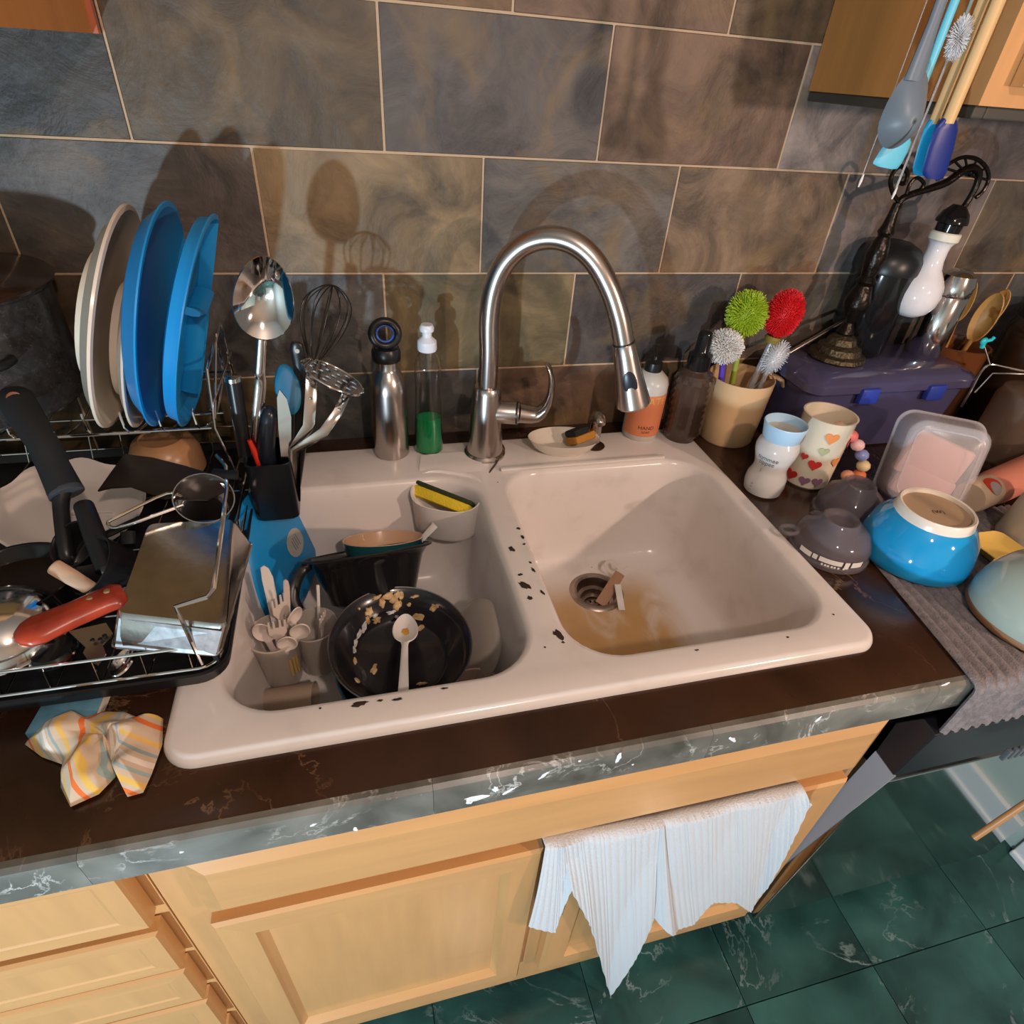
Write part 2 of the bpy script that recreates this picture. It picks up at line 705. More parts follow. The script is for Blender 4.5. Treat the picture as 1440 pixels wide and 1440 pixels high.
cl = struct('ceiling', bx(-1.45, 2.6, -2.2, WY + .12, 1.55, 1.62), mat('ceiling paint', (.30, .28, .25), .8))

# ------------------------------------------------------------------ worktop, with a hole for the sink
CF = -.068
def top_poly():
    outer = [V((-1.3, CF + .012, 0)), V((2.55, CF + .012, 0)), V((2.55, WY - .012, 0)), V((-1.3, WY - .012, 0))]
    hole = [V((.02, .02, 0)), V((.818, .02, 0)), V((.818, .55, 0)), V((.02, .55, 0))]
    a = fill([outer, hole])
    low = ([p - V((0, 0, .03)) for p in a[0]], [q[::-1] for q in a[1]])
    return join(a, low)
wt = thing('worktop', 'dark brown polished marble worktop running under the whole clutter', 'worktop', (.2, .3, -.03))
part(wt, 'slab', top_poly(), MARBLE, smooth=False)
ET = .3048
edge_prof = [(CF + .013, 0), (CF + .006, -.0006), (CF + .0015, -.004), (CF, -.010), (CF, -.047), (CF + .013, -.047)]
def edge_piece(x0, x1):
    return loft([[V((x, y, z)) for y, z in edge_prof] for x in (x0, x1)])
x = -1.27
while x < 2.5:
    part(wt, 'edge_tile', edge_piece(x + .0002, min(2.55, x + ET) - .0002), MARBLE_EDGE_LIT, smooth=True, ang=25)
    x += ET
CHIP = mat('chipped marble', (.75, .76, .78), .7)
def blob(c, r, sx, sy, nrm, rot=0, seed=0, n=12, h=.0006):
    """small irregular flake lying on a surface"""
    rnd = random.Random(seed)
    Mx = frame(c, nrm) @ Matrix.Rotation(rot, 4, 'Z')
    ring = [V((r * sx * math.cos(2 * PI * i / n) * rnd.uniform(.55, 1.2), r * sy * math.sin(2 * PI * i / n) * rnd.uniform(.55, 1.2), 0)) for i in range(n)]
    return loft([[Mx @ p for p in ring], [Mx @ (p * .8 + V((0, 0, h))) for p in ring]])
chips = []
for i, (px, py, r, sx, sy) in enumerate([(670, 1122, .006, 2.2, .9), (697, 1110, .005, .7, 1.3), (716, 1112, .005, 2, .5), (765, 1090, .004, 2, .6), (815, 1070, .002, 1, 1), (870, 1066, .005, 2, .6),
                                        (500, 1166, .003, 1.4, .8), (440, 1160, .002, 1, 2.), (1030, 1040, .006, 2, .5), (1150, 1012, .004, .7, 1.5), (255, 1198, .002, 1, 1), (1330, 962, .004, 1.6, .6), (660, 1128, .004, 1, 1), (890, 1075, .0015, 1, 1)]):
    chips.append(blob(Py(px, py, CF - .0002), r, sx, sy, (0, -1, 0), .3 * i, i))
ch = part(wt, 'chipped_spots', join(*chips), CHIP, 'pale chips along the front edge')
ch['kind'] = 'stuff'

# ------------------------------------------------------------------ base cabinets
FY = -.028     # face frame
DY = -.050     # door faces
def framed_panel(par, x0, x1, z0, z1, y, nm, st=.052, rec=.011, t=.02):
    """shaker/raised door: mitred stiles and rails with a recessed centre"""
    d = part(par, nm, bx(x0 + .004, x1 - .004, y + .012, y + t, z0 + .004, z1 - .004), WOOD, smooth=False)
    def rail(a, b, c, e):
        # outer edge a-b, inner edge c-e, with a bevelled inside moulding
        a, b, c, e = [V(q) for q in (a, b, c, e)]
        k = .78
        rings = []
        for o_, i_ in ((a, c), (b, e)):
            mid = o_.lerp(i_, k)
            lip = o_.lerp(i_, k + .07)
            rings.append([V((o_.x, y + t, o_.z)), V((o_.x, y + .004, o_.z)), o_.lerp(i_, .08) + V((0, y, 0)), mid + V((0, y, 0)), lip + V((0, y + rec * .36, 0)), i_ + V((0, y + rec, 0)), V((i_.x, y + t, i_.z))])
        return loft(rings)
    P = lambda x_, z_: (x_, 0, z_)
    o4 = [P(x0, z0), P(x1, z0), P(x1, z1), P(x0, z1)]
    i4 = [P(x0 + st, z0 + st), P(x1 - st, z0 + st), P(x1 - st, z1 - st), P(x0 + st, z1 - st)]
    for k, n_ in enumerate(('bottom_rail', 'right_stile', 'top_rail', 'left_stile')):
        q = (k + 1) % 4
        part(d, n_, rail(o4[k], o4[q], i4[k], i4[q]), WOODH if k % 2 == 0 else WOOD, smooth=False)
    part(d, 'centre_panel', bx(x0 + st - .004, x1 - st + .004, y + rec - .001, y + .016, z0 + st - .004, z1 - st + .004), WOOD, smooth=False)
    return d

cab = thing('sink_cabinet', 'maple sink base cabinet with two panelled doors and a false drawer front', 'cabinet', (.42, .25, FLZ))
part(cab, 'carcass', join(bx(-.034, -.016, FY + .02, .6, -.80, -.05), bx(.868, .886, FY + .02, .6, -.80, -.05), bx(-.034, .886, FY + .02, .6, -.80, -.785)), WOOD, smooth=False)
part(cab, 'face_frame', join(bx(-.036, .020, FY, FY + .02, -.80, -.048), bx(.846, .888, FY, FY + .02, -.80, -.048), bx(.020, .846, FY, FY + .02, -.09, -.048), bx(.020, .846, FY, FY + .02, -.255, -.215), bx(.020, .846, FY, FY + .02, -.80, -.72), bx(.39, .44, FY, FY + .02, -.72, -.255)), WOOD, smooth=False)
part(cab, 'toe_kick', bx(-.034, .886, .045, .06, FLZ, -.80), WOODD, smooth=False)
def slab_front(x0, x1, z0, z1, y, b=.018, t=.02):
    o4 = [(x0, z0), (x1, z0), (x1, z1), (x0, z1)]
    i4 = [(x0 + b, z0 + b), (x1 - b, z0 + b), (x1 - b, z1 - b), (x0 + b, z1 - b)]
    return loft([[V((q[0], y + t, q[1])) for q in o4], [V((q[0], y + .008, q[1])) for q in o4], [V((q[0], y, q[1])) for q in i4]])
part(cab, 'false_drawer_front', slab_front(.006, .862, -.213, -.092, DY), WOODH, smooth=False)
framed_panel(cab, .003, .395, -.702, -.232, DY, 'door')
framed_panel(cab, .432, .856, -.702, -.232, DY, 'door')

dc = thing('drawer_cabinet', 'maple drawer base cabinet left of the sink cabinet', 'cabinet', (-.35, .25, FLZ))
part(dc, 'carcass', bx(-.66, -.038, FY + .02, .6, -.80, -.05), WOOD, smooth=False)
part(dc, 'face_frame', join(bx(-.085, -.038, FY, FY + .02, -.80, -.048), bx(-.66, -.62, FY, FY + .02, -.80, -.048), bx(-.62, -.085, FY, FY + .02, -.075, -.048)), WOOD, smooth=False)
part(dc, 'toe_kick', bx(-.66, -.038, .045, .06, FLZ, -.80), WOODD, smooth=False)
for z1, z0 in ((-.066, -.200), (-.219, -.325), (-.335, -.437), (-.450, -.56), (-.575, -.72)):
    framed_panel(dc, -.64, -.047, z0, z1, DY, 'drawer', st=.030, rec=.0022)
# next cabinet, mostly out of frame
# ------------------------------------------------------------------ dishwasher
dw = thing('dishwasher', 'dishwasher with black control bar and mirror dark steel door at the right', 'dishwasher', (1.19, .2, FLZ))
DWX0, DWX1 = .897, 1.497
MIR = mat('dark polished steel', (.42, .43, .42), .10, 1.0)
part(dw, 'tub', bx(DWX0 + .004, DWX1 - .004, .03, .6, -.80, -.06), BLACKP, smooth=False)
def dprism(yz, x0, x1):
    return prism([V((x0, y, z)) for y, z in yz], (x1 - x0, 0, 0), .0015)
part(dw, 'door', prism([V((DWX0 + .0, y, z)) for y, z in ((-.030, -.225), (-.062, -.238), (-.040, -.79), (.025, -.79), (.025, -.225))], (DWX1 - DWX0, 0, 0), .002), MIR, smooth=False)
hexa = [(Px(px, py, DWX0).y, Px(px, py, DWX0).z) for px, py in ((1261, 1016), (1300, 1010), (1318, 1034), (1256, 1092), (1230, 1060))]
part(dw, 'control_bar', dprism(hexa, DWX0 - .002, DWX1), mat('black console', (.006, .007, .011), .45), smooth=False)
part(dw, 'side_flange', prism([V((DWX0 - .003, q.y, q.z)) for q in [Px(px, py, DWX0 - .003) for px, py in ((1231, 1056), (1257, 1092), (1073, 1239), (1066, 1236))]], (.004, 0, 0)), mat('grey steel flange', (.30, .31, .34), .45, .2), smooth=False)
part(dw, 'vent_grille', join(*[bx(1.02 + .011 * i, 1.026 + .011 * i, -.104, -.098, -.150, -.128, .001) for i in range(16)]), mat('vent grey', (.09, .10, .11), .4), smooth=False)
part(dw, 'toe_plate', bx(DWX0 + .01, DWX1 - .01, .05, .06, FLZ, -.80), BLACKP, smooth=False)

# ------------------------------------------------------------------ upper cabinets
uc = thing('upper_cabinet', 'maple wall cabinet at the upper right with hanging utensils in front', 'cabinet', (1.3, .48, .56))
UX, UB = .938, .562
part(uc, 'side_panel', bx(UX, UX + .018, .325, WY - .012, UB, 1.2), VENEER, smooth=False)
part(uc, 'bottom_panel', bx(UX + .018, 1.66, .325, WY - .012, UB + .012, UB + .03), WOOD, smooth=False)
part(uc, 'top_panel', bx(UX + .018, 1.66, .325, WY - .012, 1.18, 1.2), WOOD, smooth=False)
part(uc, 'face_frame', join(bx(UX, UX + .05, .305, .325, UB, 1.2), bx(UX + .05, 1.66, .305, .325, UB, UB + .035), bx(1.62, 1.66, .305, .325, UB, 1.2)), WOOD, smooth=False)
part(uc, 'light_rail', join(bx(UX + .002, UX + .02, .31, WY - .012, UB - .013, UB, .002), bx(UX + .02, 1.66, .31, .33, UB - .013, UB, .002)), mat('dark rail', (.05, .045, .035), .5), smooth=False)
framed_panel(uc, UX + .03, 1.28, UB + .02, 1.18, .283, 'door')
framed_panel(uc, 1.285, 1.64, UB + .02, 1.18, .283, 'door')
ul = thing('upper_cabinet', 'maple wall cabinet cut off by the top left corner', 'cabinet', (-.4, .48, .58))
LX, LB = -.041, .562
part(ul, 'side_panel', bx(LX - .018, LX, .325, WY - .012, LB, 1.2), VENEER, smooth=False)
part(ul, 'bottom_panel', bx(-.9, LX - .018, .325, WY - .012, LB + .012, LB + .03), WOOD, smooth=False)
part(ul, 'face_frame', join(bx(LX - .05, LX, .305, .325, LB, 1.2), bx(-.9, LX - .05, .305, .325, LB, LB + .035)), WOOD, smooth=False)
part(ul, 'trim_strip', bx(LX - .0005, LX + .006, WY - .022, WY - .012, LB, 1.2), mat('reddish trim', (.42, .12, .06), .4), smooth=False)
framed_panel(ul, -.46, LX - .03, LB + .02, 1.18, .283, 'door')

# ------------------------------------------------------------------ sink
SX, SD = .838, .566
def enamel():
    m = bpy.data.materials.new('enamel')
    m.use_nodes = True
    nt = m.node_tree
    b = nt.nodes['Principled BSDF']
    b.inputs['Roughness'].default_value = .20
    L = nt.links.new
    tc = nn(nt, 'ShaderNodeTexCoord')
    sep = nn(nt, 'ShaderNodeSeparateXYZ')
    L(tc.outputs['Object'], sep.inputs[0])
    # ochre water stain on the floor of the right bowl, streaked along its length
    mp = nn(nt, 'ShaderNodeMapping')
    mp.inputs['Scale'].default_value = (14, 5, 14)
    L(tc.outputs['Object'], mp.inputs[0])
    nz = nn(nt, 'ShaderNodeTexNoise')
    nz.inputs['Scale'].default_value = 1.2
    nz.inputs['Detail'].default_value = 5
    nz.inputs['Distortion'].default_value = .8
    L(mp.outputs[0], nz.inputs['Vector'])
    def smooth(sock, a, c):
        mr = nn(nt, 'ShaderNodeMapRange', interpolation_type='SMOOTHSTEP')
        mr.inputs['From Min'].default_value = a
        mr.inputs['From Max'].default_value = c
        L(sock, mr.inputs['Value'])
        return mr.outputs[0]
    zx = smooth(sep.outputs['Z'], -.160, -.185)
    xa = smooth(sep.outputs['X'], .02, .045)
    xb = smooth(sep.outputs['X'], .33, .26)
    def mul(a, c):
        q = nn(nt, 'ShaderNodeMath', operation='MULTIPLY')
        L(a, q.inputs[0])
        if isinstance(c, float):
            q.inputs[1].default_value = c
        else:
            L(c, q.inputs[1])
        return q.outputs[0]
    st = mul(mul(zx, xa), smooth(nz.outputs[0], .18, .56))
    st = mul(st, smooth(sep.outputs['Y'], .12, .02))
    st = mul(mul(st, xb), .95)
    mx = nn(nt, 'ShaderNodeMix', data_type='RGBA')
    L(st, mx.inputs['Factor'])
    mx.inputs['A'].default_value = (.76, .70, .66, 1)
    mx.inputs['B'].default_value = (.52, .30, .10, 1)
    # grey wear
    n2 = nn(nt, 'ShaderNodeTexNoise')
    n2.inputs['Scale'].default_value = 18
    n2.inputs['Detail'].default_value = 6
    L(tc.outputs['Object'], n2.inputs['Vector'])
    m2 = nn(nt, 'ShaderNodeMix', data_type='RGBA', blend_type='MULTIPLY')
    L(mul(smooth(n2.outputs[0], .5, .75), .25), m2.inputs['Factor'])
    L(mx.outputs['Result'], m2.inputs['A'])
    m2.inputs['B'].default_value = (.62, .58, .54, 1)
    L(m2.outputs['Result'], b.inputs['Base Color'])
    return m
ENAMEL = enamel()
RIM = .012
sk = thing('kitchen_sink', 'worn off-white enamel double bowl sink with chipped divider', 'sink', (.42, .28, 0))
def bowl_loop(x0, x1, y0, y1, r, z):
    return rrect((x0 + x1) / 2, (y0 + y1) / 2, z, x1 - x0, y1 - y0, r, 9)
outer = lambda g, z: rrect(SX / 2, SD / 2, z, SX + 2 * g, SD + 2 * g, .035 + g, 9)
LBW = (.046, .392, .048, .448)
RBW = (.440, .800, .048, .448)
BOT = -.190
DRC = V((.604, .343, BOT))
def bowl(bw, drain=None):
    x0, x1, y0, y1 = bw
    rings = []
    for g, z, r in ((-.009, RIM, .073), (-.004, RIM - .0015, .070), (0, RIM - .007, .066), (.004, -.02, .064), (.010, -.10, .062), (.015, -.150, .060), (.021, -.172, .056), (.033, -.185, .050), (.050, BOT, .040)):
        rings.append(bowl_loop(x0 + g, x1 - g, y0 + g, y1 - g, r, z))
    w_ = loft(rings, False, False)
    loops = [rings[-1]]
    if drain is not None:
        loops.append([drain + V((.044 * math.cos(2 * PI * i / 40), .044 * math.sin(2 * PI * i / 40), 0)) for i in range(40)])
    return join(w_, fill(loops)), rings[0]
b1, l1 = bowl(LBW, V((.22, .34, BOT)))
b2, l2 = bowl(RBW, DRC)
o_top = outer(-.010, RIM)
rim = loft([outer(-.012, -.002), outer(.0, -.001), outer(0, .003), outer(-.0025, .0085), outer(-.006, .0112), o_top], False, False)
deck = fill([o_top, l1, l2])
def weld(g, d=1e-5):
    bm = bmesh.new()
    bv = [bm.verts.new(p) for p in g[0]]
    for q in g[1]:
        try:
            bm.faces.new([bv[i] for i in q])
        except ValueError:
            pass
    bmesh.ops.remove_doubles(bm, verts=bm.verts, dist=d)
    bm.verts.index_update()
    r = [x.co.copy() for x in bm.verts], [tuple(x.index for x in q.verts) for q in bm.faces]
    bm.free()
    return r
part(sk, 'double_bowl', weld(join(rim, deck, b1, b2)), ENAMEL, ang=60)
# raised back lip of the right bowl
part(sk, 'ledge_lip', prism([V((.44, .452, RIM)), V((.745, .452, RIM)), V((.745, .452, RIM + .006)), V((.44, .452, RIM + .006))], (0, .010, 0), .0028), ENAMEL)
DRM = mat('stained drain steel', (.34, .27, .23), .35, 1.0, var=.2, vscale=60)
for nm, c in (('drain_strainer', DRC), ('drain_strainer', V((.22, .34, BOT)))):
    fl = part(sk, nm, xf(lathe([(.0, -.035), (.018, -.035), (.0185, -.030), (.026, -.029), (.0265, -.018), (.033, -.016), (.034, -.006), (.0365, .002), (.041, .0045), (.047, .003), (.050, -.0005), (.050, -.003), (.040, -.004)], 40), Matrix.Translation(c)), DRM)
    part(fl, 'strainer_slots', join(*[xf(lathe([(0, .0005), (.0024, .0005), (.0024, -.001), (0, -.001)], 8), Matrix.Translation(c + V((.011 * math.cos(a), .011 * math.sin(a), -.0345)))) for a in [2 * PI * i / 7 for i in range(7)]]), BLACKR)
# chipped enamel on divider and front rim
CHIPD = mat('bare iron chip', (.035, .022, .016), .85, bump=.4, bscale=200)
chp = []
for i, (px, py, r, sx, sy, rot) in enumerate([(729, 743, .0035, 1, 1, 0), (735, 755, .0035, .8, 1.3, 0), (737, 765, .003, 1, .8, .5), (720, 772, .0062, .75, 1.1, .3), (746, 791, .0025, .8, 1.4, .2), (750, 801, .0035, .7, 1.7, .2),
                                             (732, 808, .0035, 1, .8, 0), (738, 823, .009, .62, 1.25, .6), (745, 841, .0048, .8, 1, 0), (763, 833, .004, .6, 1.3, .2), (785, 892, .0085, .62, 1.1, .35), (792, 903, .002, 1, 1, 0),
                                             (766, 910, .0015, 1, 1, 0), (700, 678, .0012, 1, 1, 0), (505, 990, .006, 1.6, .55, .1), (535, 985, .0025, 1.6, .6, 0), (450, 996, .0016, 1, 1, 0), (560, 983, .004, 1.6, .5, 0), (625, 968, .003, 1.5, .5, 0), (980, 914, .002, 1.4, .7, 0), (1108, 896, .002, 1.4, .7, 0), (1172, 864, .0015, 1, 1, 0)]):
    chp.append((blob(Pz(px, py, RIM + .0004), r, sx, sy, (0, 0, 1), rot, 40 + i, 14, .0003)))
for g in chp:
    part(sk, 'enamel_chip', g, CHIPD)

# ================================================================== things on the sink deck
T_ = Matrix.Translation
def at(p, g):
    return xf(g, T_(V(p)))

# ------------------------------------------------------------------ faucet
FB = V((.426, .518, RIM))
fc = thing('kitchen_faucet', 'brushed steel pull-down kitchen faucet with a high arched spout', 'faucet', FB)
part(fc, 'base_flange', at(FB, lathe([(0, 0), (.036, 0), (.036, .004), (.033, .007), (0, .007)], 40)), STEEL)
part(fc, 'body', at(FB, lathe([(0, .006), (.0315, .006), (.030, .02), (.027, .07), (.0235, .118), (.0225, .124), (.0205, .128), (0, .128)], 40)), STEEL)
pl_n = V((.42, .89, 0)).normalized()
pl_n = V((.45, .89, 0)).normalized()
arc_px = [(688, 545), (688, 500), (688, 450), (694, 407), (709, 371), (737, 344), (773, 334), (808, 343), (836, 368), (857, 406), (870, 446), (877, 482)]
ap = [Pn(px, py, FB, pl_n) for px, py in arc_px]
ap[0] = FB + V((0, 0, .12))
ap[1] = V((FB.x, FB.y, ap[1].z))
spath = smooth_path(ap, 6)
part(fc, 'spout', tube(spath, .0158, 20), STEEL)
hd0 = ap[-1]
hd1 = Pn(891, 570, FB, pl_n)
hdir = (hd1 - hd0).normalized()
hl = (hd1 - hd0).length
hx = V((0, -1, 0))
spray = part(fc, 'spray_head', xf(lathe([(0, 0), (.0160, 0), (.0172, .003), (.0185, .02), (.0215, hl * .55), (.0265, hl * .93), (.0268, hl * .97), (.024, hl), (.0, hl)], 36), frame(hd0, hdir)), STEEL)
part(spray, 'joint_ring', xf(lathe([(.0155, -.0012), (.0166, -.0012), (.0166, .0012), (.0155, .0012)], 36), frame(hd0, hdir)), BLACKP)
tocam = (CAM - hd0)
sidev = (tocam - hdir * tocam.dot(hdir)).normalized()
bc = hd0 + hdir * hl * .58 + sidev * .0200
bm_ = frame(bc, sidev, hdir)
part(spray, 'spray_button', xf(lathe([(0, .0025), (.0075, .0022), (.0105, .0008), (.0115, -.008), (0, -.008)], 24, 2.0, 1.0), bm_), mat('button rubber', (.012, .016, .024), .3))
hz = FB + V((0, 0, .082))
h_end = Px(742, 588, hz.x + .058)
hd = V((1, -.35, .04)).normalized()
part(fc, 'handle_hub', xf(lathe([(0, .0), (.019, .0), (.019, .050), (.0165, .056), (.0, .056)], 28), frame(hz, hd)), STEEL)
part(fc, 'hub_ring', xf(lathe([(.0165, .0505), (.0196, .0505), (.0196, .0535), (.0165, .0535)], 28), frame(hz, hd)), BLACKP)
hp0 = hz + hd * .054
hpx = [(752, 583), (766, 574), (774, 556), (776, 535), (772, 516), (767, 511)]
pln = V((.35, .9, 0))
hpp = [hp0] + [Pn(px, py, hp0 + V((.02, 0, 0)), pln) for px, py in hpx]
part(fc, 'lever', tube(smooth_path(hpp, 5), [.0165, .0170, .0165, .0150, .0135, .0115, .006], 16, flat=[.0165, .0135, .0095, .0065, .005, .004, .002]), STEEL)

# ------------------------------------------------------------------ small deck dispenser with hole ring
dp = Pz(835, 627, RIM)
ds = thing('soap_dispenser', 'short steel soap dispenser spout on the sink deck right of the faucet', 'dispenser', dp)
part(ds, 'spout', tube(smooth_path([dp + V((0, .005, 0)), dp + V((0, .006, .035)), dp + V((-.002, .003, .055)), dp + V((-.004, -.012, .062)), dp + V((-.005, -.022, .056))], 5), [.0115, .0115, .012, .012, .0095], 16), STEEL)
part(ds, 'base_ring', at(dp, lathe([(.0095, 0), (.019, 0), (.020, .002), (.016, .004), (.0095, .004)], 28)), mat('dark brass ring', (.06, .035, .02), .4, .6))

# ------------------------------------------------------------------ oval soap dish with two scrubbers
dd = V((.567, .507, RIM))
dprof = [(0, 0), (.6, .0), (.85, .012), (.98, .026), (1.0, .028), (.96, .027), (.82, .014), (.58, .004), (0, .004)]
dish = xf(lathe([(r * .055, z) for r, z in dprof], 40, 1.18, .70), T_(dd) @ Matrix.Rotation(-.12, 4, 'Z'))
single('soap_dish', 'off-white oval soap dish on the sink deck behind the faucet handle', 'dish', dish, mat('cream ceramic', (.74, .66, .55), .18, coat=.4), dd)
s1 = thing('scrub_sponge', 'used ochre sponge with a dark scouring side in the oval soap dish', 'sponge', dd + V((.03, .0, .012)))
Ms = T_(dd + V((.034, .004, .022))) @ Matrix.Rotation(.45, 4, 'Z') @ Matrix.Rotation(-.5, 4, 'X')
part(s1, 'foam', xf(box(0, 0, 0, .050, .030, .014, .003), Ms), mat('old foam', (.50, .22, .035), .9, bump=.6, bscale=300))
part(s1, 'scouring_pad', xf(box(-.006, 0, .013, .036, .030, .012, .004), Ms), mat('dark scourer', (.02, .022, .018), .95, bump=.8, bscale=500))

# ------------------------------------------------------------------ steel bottle
sb = V((.267, .540, RIM))
bt = thing('water_bottle', 'brushed steel water bottle with black loop cap at the back of the sink', 'bottle', sb)
part(bt, 'body', at(sb, lathe([(0, 0), (.027, 0), (.0295, .003), (.0295, .118), (.0285, .130), (.024, .145), (.0185, .153), (.0170, .157), (.0170, .172), (0, .172)], 40)), STEEL)
part(bt, 'cap', at(sb, lathe([(0, .170), (.0215, .170), (.0225, .173), (.0225, .184), (.020, .190), (0, .190)], 32)), BLACKP)
lc = sb + V((0, -.002, .212))
Ml = frame(lc, (CAM - lc).normalized() * .35 + V((.05, -1, .1)), (1, 0, 0))
ring = lambda R0, n=28: [Ml @ V((R0 * math.cos(2 * PI * i / n) * 1.05, R0 * math.sin(2 * PI * i / n), 0)) for i in range(n)]
lp = part(bt, 'carry_loop', join(tube(ring(.0185), .0062, 10, True), bx(sb.x - .018, sb.x + .018, sb.y - .008, sb.y + .006, sb.z + .186, sb.z + .197, .003)), BLACKP)
part(lp, 'loop_liner', tube(ring(.0125), .0022, 8, True), mat('blue liner', (.03, .10, .42), .3))

# ------------------------------------------------------------------ dish soap bottle
so = V((.331, .541, RIM))
ds_ = thing('dish_soap_bottle', 'clear dish soap bottle with green liquid and white cap', 'bottle', so)
soap_prof = [(0, .0015), (.021, .0), (.0245, .004), (.0245, .02), (.0225, .06), (.021, .105), (.0205, .125), (.0215, .150), (.019, .168), (.012, .181), (.0105, .186)]
part(ds_, 'bottle', xf(vessel(soap_prof, .0012, 36), T_(so) @ Matrix.Diagonal((1, .8, 1, 1))), mat('clear soap bottle', (.97, .97, .96), .05, trans=1.0, ior=1.33))
part(ds_, 'liquid', xf(lathe([(0, .003), (.0222, .003), (.0226, .006), (.0226, .02), (.0212, .05), (.0206, .066), (0, .066)], 32), T_(so) @ Matrix.Diagonal((1, .8, 1, 1))), mat('green soap', (.015, .48, .17), .12, trans=.45, ior=1.33))
part(ds_, 'cap', at(so, lathe([(0, .183), (.0145, .183), (.0155, .186), (.0150, .198), (.010, .203), (.0075, .205), (.0075, .213), (.011, .214), (.0115, .219), (.009, .224), (0, .224)], 28)), mat('milky cap', (.72, .76, .84), .3, sss=.2))

# ------------------------------------------------------------------ orange labelled hand soap
oz_ = V((.735, .548, RIM))
ob = thing('hand_soap_bottle', 'clear hand soap bottle with an orange label and black pump', 'bottle', oz_)
OR_ = .0335
part(ob, 'bottle', at(oz_, vessel([(0, 0), (OR_ - .003, 0), (OR_, .004), (OR_, .108), (OR_ - .003, .118), (.020, .128), (.013, .132), (.013, .137)], .0015, 40)), mat('frosted soap bottle', (.75, .72, .66), .3, trans=.35))
def wrap(R0, a0, a1, z0, z1, n=26, off=.0006):
    v, f = [], []
    for i in range(n + 1):
        a = a0 + (a1 - a0) * i / n
        for rr, z in ((R0, z0), (R0, z1), (R0 + off, z1), (R0 + off, z0)):
            v.append(V((rr * math.cos(a), rr * math.sin(a), z)))
    return loft([[v[4 * i + k] for k in range(4)] for i in range(n + 1)])
lab = part(ob, 'label', at(oz_, wrap(OR_ + .0002, -PI * .98, PI * .35, .012, .094)), mat('orange label', (.62, .20, .09), .5))
ca = math.atan2(CAM.y - oz_.y, CAM.x - oz_.x)
def letter_wrap(body, size, R0, ac, zc, tilt=0):
    g = text_geo(body, size)
    out = []
    for p in g[0]:
        a = ac + p.x / R0
        out.append(V((R0 * math.cos(a), R0 * math.sin(a), zc + p.y)))
    return out, g[1]
part(lab, 'lettering', join(at(oz_, letter_wrap('HAND', .0105, OR_ + .0012, ca + .33, .030)), at(oz_, letter_wrap('SOAP', .0065, OR_ + .0012, ca + .33, .0215))), mat('label ink', (.10, .03, .02), .7), smooth=False)
part(lab, 'title_lettering', at(oz_, letter_wrap('MATE', .020, OR_ + .0012, ca + .42, .083)), mat('label yellow', (.66, .36, .10), .6), smooth=False)
part(ob, 'pump', at(oz_, join(lathe([(0, .130), (.0155, .130), (.016, .134), (.015, .146), (.006, .150), (.0045, .152), (.0045, .170), (0, .170)], 24), tube([V((0, .004, .170)), V((-.004, -.006, .172)), V((-.012, -.022, .168))], [.0075, .0065, .004], 12))), BLACKP)

# ------------------------------------------------------------------ dark hobnail pump bottle
do = V((.812, .530, RIM))
db = thing('pump_bottle', 'dark brown diamond-cut glass pump bottle with a black pump', 'bottle', do)
def hob(r0, z0, z1, na, nz, amp):
    v, f = [], []
    na2, nz2 = na * 2, nz * 2
    for j in range(nz2 + 1):
        z = z0 + (z1 - z0) * j / nz2
        for i in range(na2):
            a = 2 * PI * i / na2
            h = amp if (i + j) % 2 == 0 else 0
            if j in (0, nz2):
                h = 0
            v.append(V(((r0 + h) * math.cos(a), (r0 + h) * math.sin(a), z)))
    for j in range(nz2):
        for i in range(na2):
            k = (i + 1) % na2
            f.append((j * na2 + i, j * na2 + k, (j + 1) * na2 + k, (j + 1) * na2 + i))
    return v, f
BG = mat('dark amber glass', (.060, .036, .026), .10, coat=.6)
part(db, 'body', at(do, join(hob(.0325, .008, .124, 13, 8, .0042), lathe([(0, 0), (.030, 0), (.0325, .008)], 26), lathe([(.0325, .124), (.030, .131), (.021, .137), (.019, .140), (0, .140)], 26))), BG, ang=10)
part(db, 'pump', at(do, lathe([(0, .139), (.0205, .139), (.0205, .165), (.014, .170), (.0125, .172), (.0125, .200), (.011, .204), (0, .204)], 28)), BLACKG)

